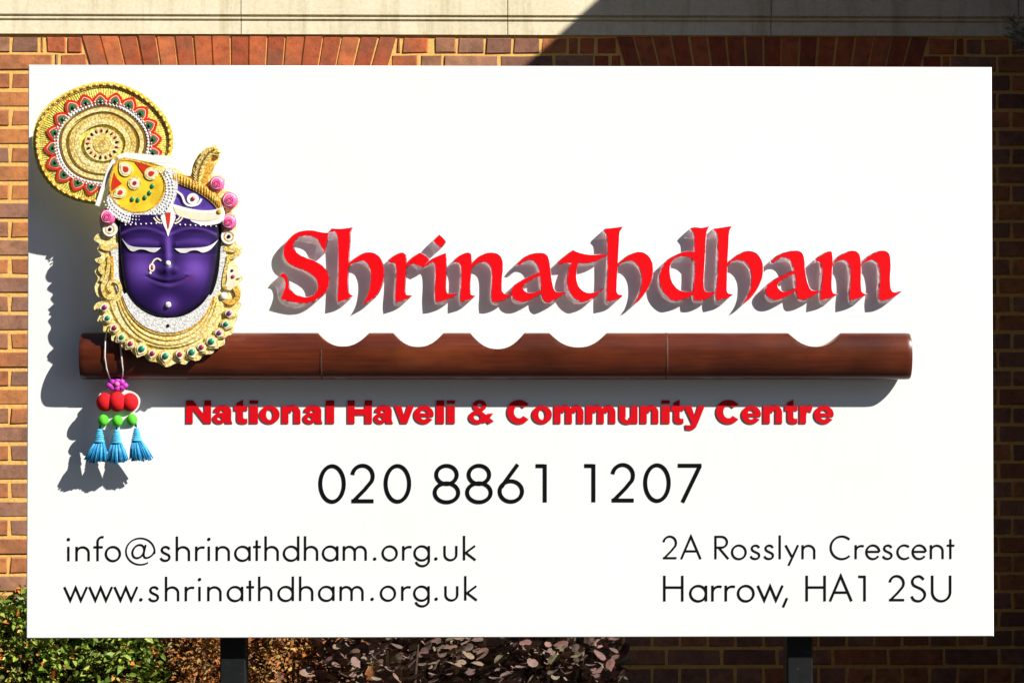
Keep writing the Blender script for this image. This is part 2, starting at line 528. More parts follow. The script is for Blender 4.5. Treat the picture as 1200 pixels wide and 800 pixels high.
def extrude(name, pieces, y0, y1, mat, parent, grow=0.0, side=None, Yref=None, back=None):
    """pieces in pixels; y0 = front plane (towards the camera), y1 = back plane"""
    P, T = union(pieces)
    B = boundary(T)
    if grow:
        nrm = [Vector((0, 0)) for _ in P]
        for a, b in B:
            e = Vector(P[b]) - Vector(P[a])
            if e.length < 1e-9: continue
            e.normalize(); nn = Vector((e.y, -e.x))
            nrm[a] += nn; nrm[b] += nn
        P = [tuple(Vector(p) + (n_.normalized() * grow if n_.length > 1e-6 else n_)) for p, n_ in zip(P, nrm)]
    yr = y0 if Yref is None else Yref
    fr = [W(x, y, yr) for x, y in P]
    n = len(P)
    v = [(p.x, y0, p.z) for p in fr] + [(p.x, y1, p.z) for p in fr]
    f = [tuple(t) for t in T] + [tuple(i + n for i in reversed(t)) for t in T]
    nf = len(f)
    f += [(a, a + n, b + n, b) for a, b in B]
    me = bpy.data.meshes.new(name)
    me.from_pydata(v, [], f)
    me.materials.append(mat)
    if side is not None:
        me.materials.append(side)
        for i in range(nf, len(f)):
            me.polygons[i].material_index = 1
    if back is not None:
        me.materials.append(back)
        for i in range(nf // 2, nf):
            me.polygons[i].material_index = len(me.materials) - 1
    bm = bmesh.new(); bm.from_mesh(me)
    bmesh.ops.recalc_face_normals(bm, faces=bm.faces)
    bm.to_mesh(me); bm.free()
    o = link(name, me)
    if parent is not None: adopt(o, parent)
    return o

#@STRUCTURE
# ================================================================== ground
def sheet(name, x0, x1, y0, y1, z, mat):
    o = mesh(name, [(x0, y0, z), (x1, y0, z), (x1, y1, z), (x0, y1, z)], [(0, 1, 2, 3)], mat, None, fix=False)
    o['kind'] = 'structure'
    return o
sheet('ground', -300, 300, -300, 300, 0.0, M['asphalt'])
bm = MB()
nx, ny = 60, 16
for j in range(ny + 1):
    for i in range(nx + 1):
        x = -9 + 14 * i / nx; y = -0.55 + (YW + 0.55) * j / ny
        bm.v.append((x, y, 0.03 + 0.03 * math.sin(x * 7.3 + y * 3.1) * math.sin(y * 6.1 - x * 2.2) + random.uniform(-0.012, 0.012)))
bm.f = [(j * (nx + 1) + i, j * (nx + 1) + i + 1, (j + 1) * (nx + 1) + i + 1, (j + 1) * (nx + 1) + i) for j in range(ny) for i in range(nx)]
o = bm.build('planting_bed', M['soil'], None, True); o['kind'] = 'structure'

# ================================================================== brick building behind the sign
bld = thing('brick_building', 'brown brick building with cream stone band and red brick arches behind the white sign', 'building', (0, YW, 0))
PXW = (YW - CAM.y) / F_PX            # metres per pixel on the wall
ZB = W(30, 62, YW).z                 # a bed joint
XH = W(12.5, 200, YW).x              # a header joint
CH = 0.0752
ZTOP = W(600, 41, YW).z              # underside of the stone band
WX0, WX1 = -9.0, 2.46
arches = []
for c0 in (281.0, 905.0):
    xa = W(c0, 60, YW).x
    arches.append(dict(cx=xa, half_top=185 * PXW, zt=ZTOP - 0.008, zb=ZTOP - 0.285))
open_half = 0.50
zsill = 0.75
# mortar backing with window openings
xs = [WX0]
for a in arches: xs += [a['cx'] - open_half, a['cx'] + open_half]
xs += [WX1]
zs = [-0.1, zsill, arches[0]['zb'], 5.4]
mb = MB()
for i in range(len(xs) - 1):
    for j in range(3):
        if i % 2 == 1 and j == 1: continue
        mb.box((xs[i], YW + 0.0008, zs[j]), (xs[i + 1], YW + 0.22, zs[j + 1]))
wall = adopt(mb.build('wall', M['mortar']), bld)
wall['label'] = 'brown brick wall with yellow mortar joints'

def brick_mesh(w, h, seed):
    rnd = random.Random(seed)
    b = 0.004
    hw, hh, d = w / 2, h / 2, 0.05
    v = []
    for (ix, iz) in ((-1, -1), (1, -1), (1, 1), (-1, 1)):
        jx, jz = rnd.uniform(-.004, .004), rnd.uniform(-.003, .003)
        v.append((ix * (hw - b) + jx, -0.0028 + rnd.uniform(-.0012, .0012), iz * (hh - b) + jz))
    for (ix, iz) in ((-1, -1), (1, -1), (1, 1), (-1, 1)):
        v.append((ix * hw + rnd.uniform(-.003, .002), 0.002, iz * hh + rnd.uniform(-.0025, .002)))
    v += [(x, d, z) for x, y, z in v[4:8]]
    f = [(0, 1, 2, 3)] + [(4 + i, 4 + (i + 1) % 4, (i + 1) % 4, i) for i in range(4)] + [(8 + i, 8 + (i + 1) % 4, 4 + (i + 1) % 4, 4 + i) for i in range(4)]
    return v, f
BM = {}
def shared_brick(kind, w, mat):
    k = (kind, round(w, 4), mat.name, random.randrange(4))
    if k not in BM:
        v, f = brick_mesh(w, CH - 0.0115, hash(k[1]) % 1000 + k[3] * 17)
        me = bpy.data.meshes.new('brick'); me.from_pydata(v, [], f); me.materials.append(mat)
        BM[k] = me
    return BM[k]
def in_view(x, z):
    a, b = PX((x, YW, z))
    if not (-16 < a < 1216 and 30 < b < 812): return False
    return a < 52 or a > 1148 or b < 88 or b > 736
mass = MB()
nbrick = 0
def put_brick(x, z, w, red=False):
    global nbrick
    if w < 0.010: return
    if in_view(x, z) and nbrick < 300:
        me = shared_brick('b', w, M['redbrick'] if red else M['brick'])
        o = link('brick', me)
        o.location = (x, YW + random.uniform(-0.0015, 0.0015), z)
        o.rotation_euler = (0, random.uniform(-.006, .006), 0)
        adopt(o, wall); nbrick += 1
    else:
        v, f = brick_mesh(w, CH - 0.0115, random.randrange(9999))
        mass.add([(p[0] + x, p[1] + YW, p[2] + z) for p in v], f)

rows_down = int((ZB + 0.1) / CH) + 1
def arch_span(a, z):
    """half width of the flat arch at height z (leans inwards downwards)"""
    return a['half_top'] - (a['zt'] - z) * 0.30
for r in range(-1, rows_down):
    z1 = ZB - r * CH; zc = z1 - CH / 2        # row r lies below joint r; r=-1 is the top row
    if r == -1: zc = ZB + CH / 2 - 0.004
    if zc < 0: continue
    header = (r % 2 == 1) if r >= 0 else True
    pitch = 0.1128 if header else 0.2256
    x = XH - (0.0 if header else 0.0564) - pitch * math.ceil((XH - WX0) / pitch)
    while x < WX1:
        a_, b_ = x, x + pitch
        x += pitch
        # cut out openings / arches
        segs = [(max(a_, WX0), min(b_, WX1), False)]
        for ar in arches:
            if zc > ar['zb'] - CH * 0.4:
                h = arch_span(ar, zc) + 0.004; redw = 0.155 if header else 0.115
            elif zc > zsill:
                h = open_half; redw = 0.113 if header else 0.056
            else:
                continue
            ns = []
            for s0, s1, rd in segs:
                L, R = ar['cx'] - h, ar['cx'] + h
                # split at the red closer zone and drop what lies in the opening
                for lo, hi, rr in ((-99, L - redw, False), (L - redw, L, True), (R, R + redw, True), (R + redw, 99, False)):
                    q0, q1 = max(s0, lo), min(s1, hi)
                    if q1 - q0 > 0.022: ns.append((q0, q1, rd or rr))
            segs = ns
        for s0, s1, rd in segs:
            put_brick((s0 + s1) / 2, zc, s1 - s0 - 0.0105, rd)
# rows above the stone band
for r in range(14):
    zc = ZTOP + 0.52 + r * CH
    pitch = 0.2256
    x = WX0 + (r % 2) * 0.11
    while x < WX1:
        put_brick(x + pitch / 2, zc, pitch - 0.0105); x += pitch
o = adopt(mass.build('brickwork', M['brick_isl']), bld); o['kind'] = 'stuff'
# flat arches of red voussoirs
for a in arches:
    root = adopt(bpy.data.objects.new('arch', None), bld); COL.objects.link(root)
    root['label'] = 'flat arch of sloping red bricks'
    n = 17
    cxs = [(-1 + 2 * i / n) * a['half_top'] for i in range(n + 1)]
    for i in range(n):
        g = 0.0045
        k = 1 - 0.30 * (a['zt'] - a['zb']) / a['half_top']
        j = [random.uniform(-.002, .002) for _ in range(4)]
        t0, t1, b0, b1 = cxs[i] + g + j[0], cxs[i + 1] - g + j[1], cxs[i] * k + g + j[2], cxs[i + 1] * k - g + j[3]
        yf = -0.004 + random.uniform(-.0015, .0015)
        v = [(t0, yf, a['zt']), (t1, yf, a['zt']), (b1, yf, a['zb']), (b0, yf, a['zb'])]
        v += [(p[0], 0.08, p[2]) for p in v]
        v = [(p[0] + a['cx'], p[1] + YW, p[2]) for p in v]
        o = mesh('voussoir', v, [(0, 1, 2, 3), (0, 4, 5, 1), (1, 5, 6, 2), (2, 6, 7, 3), (3, 7, 4, 0)], M['redbrick'])
        adopt(o, root)
    # sash window
    fr = MB()
    x0, x1, z0, z1 = a['cx'] - open_half, a['cx'] + open_half, zsill, a['zb']
    y0, y1 = YW + 0.10, YW + 0.16
    t = 0.06
    fr.box((x0, y0, z0), (x0 + t, y1, z1)).box((x1 - t, y0, z0), (x1, y1, z1))
    fr.box((x0 + t, y0, z0), (x1 - t, y1, z0 + t)).box((x0 + t, y0, z1 - t), (x1 - t, y1, z1))
    fr.box((x0 + t, y0 + .004, (z0 + z1) / 2 - .025), (x1 - t, y1 - .004, (z0 + z1) / 2 + .025))
    w_ = adopt(fr.build('window', M['white_frame']), bld)
    o = mesh('pane', [(x0 + .02, YW + .14, z0 + .02), (x1 - .02, YW + .14, z0 + .02), (x1 - .02, YW + .14, z1 - .02), (x0 + .02, YW + .14, z1 - .02)], [(0, 1, 2, 3)], M['glass'])
    adopt(o, w_)
    o = MB().box((x0 - .0, YW - .05, zsill - .07), (x1 + .0, YW + .1, zsill - .001)).build('window_sill', M['stone']); adopt(o, bld)
# stone band, block by block
def zpx(y): return W(600, y, YW - 0.01).z
prof = [(0.02, zpx(41.5)), (-0.010, zpx(41.0)), (-0.010, zpx(26.0)), (-0.003, zpx(25.2)), (-0.003, zpx(24.0)), (-0.014, zpx(23.2)), (-0.014, zpx(21.2)),
        (-0.004, zpx(20.4)), (-0.004, zpx(19.2)), (-0.018, zpx(18.2)), (-0.018, zpx(-55)), (-0.05, zpx(-62)), (-0.06, zpx(-80)), (0.02, zpx(-84))]
band = adopt(bpy.data.objects.new('stone_band', None), bld); COL.objects.link(band)
jx = [W(p, 20, YW).x for p in [283 - 309 * k for k in range(9, 0, -1)] + [283, 595, 903, 1192]] + [WX1 + 0.0]
jx = [x for x in jx if x > WX0 - 1.0]
for i in range(len(jx) - 1):
    v = []
    for x in (jx[i] + 0.0018, jx[i + 1] - 0.0018):
        v += [(x, YW + y, z) for y, z in prof]
    n = len(prof)
    f = [(k, k + 1, n + k + 1, n + k) for k in range(n - 1)] + [tuple(range(n)), tuple(range(2 * n - 1, n - 1, -1))]
    o = adopt(mesh('stone_block', v, f, M['stone']), band)
# the wing that stands forward on the right and shades the wall
WXW = 2.46
corner_x = W(430, 400, YW).x
p_len = (WXW - corner_x) / 1.5
e0 = W(700, 0, YW)
ZE = e0.z + (WXW - e0.x) * (1.35 / 1.5)
o = adopt(MB().box((WXW + 0.004, YW - p_len, -0.1), (WXW + 5.0, YW + 0.2, ZE - 0.15)).build('wing_wall', M['wing']), bld)
rf = MB()
xe, ye = WXW - 0.0, YW - p_len
rf.add([(xe, ye, ZE - .14), (xe, YW + .3, ZE - .14), (xe, YW + .3, ZE), (xe, ye, ZE), (xe + 2.5, ye, ZE + 1.4), (xe + 2.5, YW + .3, ZE + 1.4), (xe + 5, ye, ZE), (xe + 5, YW + .3, ZE), (xe + 5, ye, ZE - .14), (xe + 5, YW + .3, ZE - .14)],
       [(0, 1, 2, 3), (3, 2, 5, 4), (4, 5, 7, 6), (6, 7, 9, 8), (0, 3, 4, 6, 8), (1, 9, 7, 5, 2), (0, 8, 9, 1)])
adopt(rf.build('roof', M['roof']), bld)

# added unseen house behind the camera, blocks sky light to deepen the shade
opp = thing('sky_block_house', 'added unseen brick house with tiled roof, blocking low sky light in front of the sign', 'house', (-7, -15, 0))
adopt(MB().box((-32, -22, -.1), (11, -15, 10.2)).build('wall', M['wing']), opp)
adopt(MB().add([(-32.3, -14.6, 10.1), (11.3, -14.6, 10.1), (11.3, -18.5, 13.6), (-32.3, -18.5, 13.6), (-32.3, -22.4, 10.1), (11.3, -22.4, 10.1)],
               [(0, 1, 2, 3), (3, 2, 5, 4), (0, 3, 4), (1, 5, 2), (0, 4, 5, 1)]).build('roof', M['roof']), opp)
for k in range(12):
    x = -29.5 + k * 3.4
    for z in (0.9, 4.2, 7.5):
        w_ = adopt(MB().box((x, -15.004, z), (x + 1.3, -14.96, z + 1.6)).build('window', M['white_frame']), opp)
        adopt(MB().box((x + .08, -14.958, z + .08), (x + 1.22, -14.95, z + 1.52)).build('pane', M['glass']), w_)

#@SIGN
# ================================================================== the sign
TL, TR, BL, BR = W(35, 76), W(1163.5, 79), W(29, 747), W(1163.5, 746)
bx0, bx1 = (TL.x + BL.x) / 2, (TR.x + BR.x) / 2
bz1, bz0 = (TL.z + TR.z) / 2, (BL.z + BR.z) / 2
sign = thing('sign_board', 'large white sign board with red raised lettering and black text on two black posts', 'sign', ((bx0 + bx1) / 2, 0.07, 0))
pan = MB()
d, e = 0.028, 0.0025
pan.v = [(bx0 + e, 0, bz0 + e), (bx1 - e, 0, bz0 + e), (bx1 - e, 0, bz1 - e), (bx0 + e, 0, bz1 - e),
         (bx0, e, bz0), (bx1, e, bz0), (bx1, e, bz1), (bx0, e, bz1),
         (bx0, d, bz0), (bx1, d, bz0), (bx1, d, bz1), (bx0, d, bz1)]
pan.f = [(0, 1, 2, 3)] + [(4 + i, 4 + (i + 1) % 4, (i + 1) % 4, i) for i in range(4)] + [(8 + i, 8 + (i + 1) % 4, 4 + (i + 1) % 4, 4 + i) for i in range(4)] + [(11, 10, 9, 8)]
panel = adopt(pan.build('panel', M['panel']), sign)
panel['label'] = 'white panel'
fr = MB()
for z in (bz0 + 0.012, (bz0 + bz1) / 2, bz1 - 0.06):
    fr.box((bx0 + .03, d + .0005, z), (bx1 - .03, d + .022, z + .045))
adopt(fr.build('back_rail', M['post']), sign)
for px0, px1 in ((258, 288), (922, 952)):
    a, b = W(px0, 780, 0.06), W(px1, 780, 0.06)
    v = MB()
    bx = (b.x - a.x)
    c_ = 0.004
    sec = [(a.x + c_, .052), (b.x - c_, .052), (b.x, .052 + c_), (b.x, .052 + bx), (a.x, .052 + bx), (a.x, .052 + c_)]
    v.v = [(x, y, -0.05) for x, y in sec] + [(x, y, bz1 - .08) for x, y in sec]
    v.f = [(i, (i + 1) % 6, 6 + (i + 1) % 6, 6 + i) for i in range(6)] + [tuple(range(5, -1, -1)), tuple(range(6, 12))]
    adopt(v.build('post', M['post']), sign)

# ---- raised "Shrinathdham"
def Z(off, pts):
    k = 150.0 / 1000.0
    return smooth_poly([(off + p[0] * k, 255 + p[1] * k) + tuple(p[2:]) for p in pts], 4)
C = 1
H = lambda *p: p
S_ = [(497,120,C),(470,268,C),(440,215),(410,165),(350,140),(280,145),(235,180),(222,230),(250,275),(310,310),(380,335),(440,370),(480,410),(500,460),(500,520),(480,575),(430,620),(370,655),(290,666),(200,652),(128,632,C),(150,580),(164,525),(155,480),(140,462),(118,460,C),(135,437),(165,445),(182,490),(190,545),(225,590),(280,615),(335,622),(385,605),(415,560),(415,510),(395,465),(350,430),(290,400),(215,372),(170,335),(150,285),(155,225),(190,170),(240,125),(300,103),(370,100),(440,114)]
h1s = [(500,118,C),(525,84,C),(600,88),(690,74,C),(668,112),(664,200),(655,350),(648,500),(655,585),(690,610,C),(640,638),(570,655,C),(575,560),(580,400),(575,200),(568,135),(545,105)]
h1a = [(645,390,C),(700,350),(760,335),(800,350),(825,400),(832,470),(820,560),(800,620),(768,674,C),(860,620),(910,540),(930,460),(930,390),(910,330),(870,285),(820,270),(770,280),(710,315),(648,362,C)]
r_s = [(100,332,C),(150,295),(205,273),(235,288,C),(240,350),(235,450),(228,540),(237,600),(285,606,C),(240,635),(160,660,C),(155,600),(165,480),(165,400),(150,355),(112,345)]
r_f = [(236,385,C),(250,350),(290,310),(345,275,C),(385,295),(418,327,C),(370,388,C),(330,370),(290,358),(262,372)]
i_s = [(366,390,C),(430,330),(490,300),(550,275,C),(553,350),(550,450),(548,560),(570,595),(640,590,C),(590,625),(520,650),(470,656,C),(465,560),(470,450),(465,370),(445,345),(410,368)]
i_d = [(500,133,C),(552,185,C),(510,235,C),(453,180,C)]
n_s = [(615,332,C),(670,290),(720,273),(745,283,C),(750,350),(745,450),(738,540),(745,600),(780,607,C),(740,635),(665,656,C),(665,600),(672,480),(672,400),(655,355),(625,345)]
n_a = [(738,376,C),(800,312),(860,280),(915,273),(965,290),(992,340),(992,420),(985,500),(987,570),(1017,600),(1067,595,C),(1017,635),(957,655),(912,655,C),(907,600),(912,500),(907,400),(880,355),(840,345),(790,360),(742,400,C)]
a1s = [(240,366,C),(290,315),(350,285),(420,275),(470,290),(490,340),(500,420),(512,500),(530,565),(560,585),(625,580,C),(570,620),(500,655),(470,660,C),(440,630),(430,560),(420,450),(405,380),(375,340),(330,328),(290,345),(263,374,C)]
a1b = [(428,424,C),(350,455),(270,495),(210,540),(195,590),(220,635),(270,655),(340,640),(446,578,C),(440,560,C),(380,585),(330,590),(295,570),(285,540),(310,510),(360,480),(430,448,C)]
t_c = [(90,350,C),(150,300),(218,250,C),(226,262),(300,285),(380,292),(480,284,C),(440,315),(380,340),(300,355),(200,352),(100,360,C)]
t_s = [(200,345,C),(175,420),(165,500),(180,570),(220,625),(270,655),(310,650),(370,625),(455,550,C),(400,580),(340,590),(290,575),(250,530),(235,470),(238,400),(252,348,C)]
h2s = [(448,102,C),(465,86,C),(530,80),(600,70,C),(575,108),(568,200),(560,350),(552,500),(555,590),(600,605,C),(560,635),(475,655,C),(475,560),(483,400),(480,200),(475,135),(460,112)]
h2a = [(550,390,C),(600,345),(650,333),(700,350),(735,400),(748,460),(745,540),(720,620),(680,676,C),(730,640),(790,560),(825,480),(835,400),(825,340),(790,290),(740,268),(690,275),(630,305),(553,366,C)]
d_b = ([(440,270,C),(370,265),(300,285),(220,330),(175,390),(155,460),(165,540),(200,600),(260,645),(320,640),(380,620),(436,590,C)] +
       [(436,568,C),(390,580),(330,575),(280,545),(245,490),(232,420),(240,360),(270,320),(330,300),(390,310),(436,350,C)])
d_s = [(395,87,C),(430,75),(490,80),(540,68,C),(520,112),(512,200),(505,350),(497,480),(500,550),(520,580),(590,583,C),(545,620),(480,645),(425,645,C),(418,600),(425,500),(432,400),(428,250),(425,135),(408,102)]
h3s = [(45,86,C),(110,78),(187,65,C),(165,103),(158,200),(150,350),(145,500),(150,585),(195,597,C),(150,625),(70,645,C),(60,600),(72,500),(78,400),(78,200),(70,125),(48,100,C)]
h3a = [(140,392,C),(190,340),(240,328),(290,345),(325,390),(340,450),(335,540),(310,610),(268,672,C),(320,635),(380,560),(420,470),(428,390),(415,330),(380,280),(330,260),(280,268),(220,300),(144,362,C)]
a2s = [(492,338,C),(550,295),(610,270),(680,258),(725,268),(748,310),(755,400),(768,480),(790,545),(820,572),(880,570,C),(830,605),(770,632),(725,640,C),(700,620),(688,550),(680,450),(665,380),(635,325),(590,308),(540,325),(510,357,C)]
a2b = [(686,408,C),(610,440),(520,485),(465,530),(450,575),(475,620),(520,640),(590,625),(696,566,C),(688,552,C),(640,570),(590,580),(555,560),(540,525),(570,490),(620,460),(688,432,C)]
m_1 = [(175,327,C),(230,285),(285,262),(300,270,C),(305,330),(300,430),(297,540),(310,590),(345,597,C),(290,625),(210,645,C),(215,580),(228,480),(225,400),(210,353),(186,338)]
m_2 = [(290,388,C),(350,310),(410,275),(460,258),(500,270),(520,310),(527,400),(525,500),(530,570),(545,590),(575,597,C),(520,625),(440,645,C),(440,580),(450,480),(445,400),(425,350),(390,328),(345,337),(296,380)]
m_3 = [(515,382,C),(580,310),(640,275),(695,258),(735,270),(755,310),(757,400),(753,500),(765,570),(800,585),(847,573,C),(790,615),(730,640),(672,645,C),(668,580),(680,480),(672,400),(655,350),(620,328),(580,337),(520,374)]
big = [('S', [Z(310, S_)]), ('h', [Z(310, h1s), Z(310, h1a)]), ('r', [Z(440, r_s), Z(440, r_f)]), ('i', [Z(440, i_s), Z(440, i_d)]),
       ('n', [Z(440, n_s), Z(440, n_a)]), ('a', [Z(570, a1s), Z(570, a1b)]), ('t', [Z(640, t_c), Z(640, t_s)]), ('h', [Z(640, h2s), Z(640, h2a)]),
       ('d', [Z(750, d_b), Z(750, d_s)]), ('h', [Z(830, h3s), Z(830, h3a)]), ('a', [Z(830, a2s), Z(830, a2b)]), ('m', [Z(930, m_1), Z(930, m_2), Z(930, m_3)])]
for k, (ch, pcs) in enumerate(big):
    y = -0.0255 - 0.0004 * (k % 2)      # neighbours that touch sit a hair apart
    o = extrude('letter', pcs, y, y + 0.003, M['red'], sign, side=M['red_small'])
    o['label'] = 'raised red calligraphic letter ' + ch
    b = extrude('acrylic_block', pcs, y + 0.0034, -0.0006, M['clear'], None, grow=0.7, Yref=y, side=M['acrylic_side'], back=M['acrylic'])
    adopt(b, o)

# ---- "National Haveli & Community Centre", heavy grotesque
def heavy(ch, x0, x1, base=496.0, xh=20.6, cap=27.2):
    w = x1 - x0
    X = lambda u: x0 + u * w
    Yx = lambda v: base - v * xh
    Yc = lambda v: base - v * cap
    R = lambda a, b, c, d, f=Yx: [(X(a), f(b)), (X(c), f(b)), (X(c), f(d)), (X(a), f(d))]
    P = lambda pts, f=Yx: [(X(a), f(b)) for a, b in pts]
    st = 8.0 / w
    mid = (x0 + x1) / 2
    if ch == 'N': return [R(0, 0, .27, 1, Yc), R(.73, 0, 1, 1, Yc), P([(0, 1), (.27, 1), (1, 0), (.73, 0)], Yc)]
    if ch == 'H': return [R(0, 0, .29, 1, Yc), R(.71, 0, 1, 1, Yc), R(.2, .37, .8, .63, Yc)]
    if ch == 'l': return [R(0, 0, 1, 1, Yc)]
    if ch == 'i': return [R(0, 0, 1, 1), R(0, .85, 1, 1, Yc)]
    if ch == 'o': return ring(mid, Yx(.5), w / 2, xh * .52, w * .17, xh * .29)
    if ch == 'C': return ring(mid + w * .02, Yc(.5), w * .52, cap * .52, w * .22, cap * .27, 38, 322) 
    if ch in 'nhmu':
        pcs = []
        if ch == 'u':
            pcs = [R(0, .35, .36, 1), R(.64, 0, 1, 1)] + ring(X(.44), Yx(.36), .44 * w, xh * .40, .12 * w, xh * .16, 180, 360, 16)
            return pcs
        if ch == 'n':
            return [R(0, 0, .36, 1), R(.64, 0, 1, .62)] + ring(X(.58), Yx(.62), .42 * w, xh * .42, .075 * w, xh * .16, 0, 180, 18)
        return [R(0, 0, .225, 1), R(.39, 0, .61, .62), R(.775, 0, 1, .62)] + ring(X(.365), Yx(.62), .245 * w, xh * .42, .03 * w, xh * .14, 0, 180, 16) + \
            ring(X(.755), Yx(.62), .245 * w, xh * .42, .03 * w, xh * .14, 0, 180, 16)
    if ch == 'a':
        return [smooth_poly([(X(.04), Yx(.66), C), (X(.10), Yx(.86)), (X(.28), Yx(1.0)), (X(.52), Yx(1.03)), (X(.78), Yx(.98)), (X(.92), Yx(.8)), (X(.93), Yx(.5)), (X(.93), Yx(.2)), (X(1.0), Yx(0), C), (X(.66), Yx(0), C), (X(.60), Yx(.2)), (X(.58), Yx(.5)), (X(.57), Yx(.7)), (X(.47), Yx(.77)), (X(.38), Yx(.70)), (X(.36), Yx(.62), C)]),
                ] + ring(X(.34), Yx(.29), .34 * w, xh * .31, .115 * w, xh * .10) + [P([(.36, .60), (.62, .66), (.62, .46), (.36, .40)])]
    if ch == 't': return [P([(.2, .28), (.2, .98), (.2, 1.18), (.68, 1.36), (.68, .28)]), R(0, .73, 1, 1), smooth_poly([(X(.2), Yx(.45), C), (X(.68), Yx(.45), C), (X(.69), Yx(.33)), (X(.80), Yx(.27)), (X(.98), Yx(.29), C), (X(1), Yx(.02), C), (X(.72), Yx(-.02)), (X(.38), Yx(.02)), (X(.22), Yx(.16)), (X(.2), Yx(.3))])]
    if ch == 'v': return [P([(0, 1), (.36, 1), (.5, .42), (.66, 1), (1, 1), (.66, 0), (.33, 0)])]
    if ch == 'y': return [P([(0, 1), (.35, 1), (.52, .42), (.67, 1), (1, 1), (.66, -.02), (.40, -.02)]), smooth_poly([(X(.66), Yx(.02), C), (X(.56), Yx(-.24)), (X(.38), Yx(-.36)), (X(.16), Yx(-.36)), (X(.08), Yx(-.33), C), (X(.06), Yx(-.08), C), (X(.22), Yx(-.10)), (X(.34), Yx(-.06)), (X(.40), Yx(.04), C)])]
    if ch == 'e': return ring(mid, Yx(.5), w / 2, xh * .52, w * .19, xh * .27, 0, 330) + [R(.12, .40, .985, .585)]
    if ch == 'r': return [R(0, 0, .5, 1), smooth_poly([(X(.3), Yx(.45), C), (X(.38), Yx(.8)), (X(.58), Yx(1.0)), (X(.82), Yx(1.03)), (X(1.0), Yx(.97), C), (X(.86), Yx(.64), C), (X(.70), Yx(.69)), (X(.55), Yx(.60)), (X(.5), Yx(.42), C)])]
    if ch == '&':
        return ring(X(.44), Yc(.77), .27 * w, cap * .25, .095 * w, cap * .095) + ring(X(.34), Yc(.27), .34 * w, cap * .29, .13 * w, cap * .115) + \
            [P([(.20, .68), (.42, .62), (1.0, .10), (.80, -.02)], Yc), P([(.98, .44), (.74, .42), (.56, .02), (.74, .08)], Yc)]
    return []
txt = [('N',218,247.4),('a',249.3,272.6),('t',274.2,290),('i',292.5,302.4),('o',304,327.8),('n',330.2,352.2),('a',355.1,378.2),('l',382,391.7),
       ('H',407.3,436),('a',438.2,460.8),('v',462.0,485.3),('e',485.0,508.5),('l',511.3,520.6),('i',523.8,533.2),('&',549.2,578.7),
       ('C',594.2,621.5),('o',623.4,646.9),('m',649.3,684),('m',686.7,721.4),('u',725.5,747.3),('n',750.4,771.8),('i',775.3,785),('t',786.7,801.2),('y',801.6,826),
       ('C',839.2,867.4),('e',868.9,892),('n',894.3,916.7),('t',919.7,934.7),('r',936.9,952.7),('e',954.0,977.2)]
for ch, a, b in txt:
    o = extrude('small_letter', heavy(ch, a, b), -0.0032, -0.0006, M['red_small'], sign, side=M['red_side'])

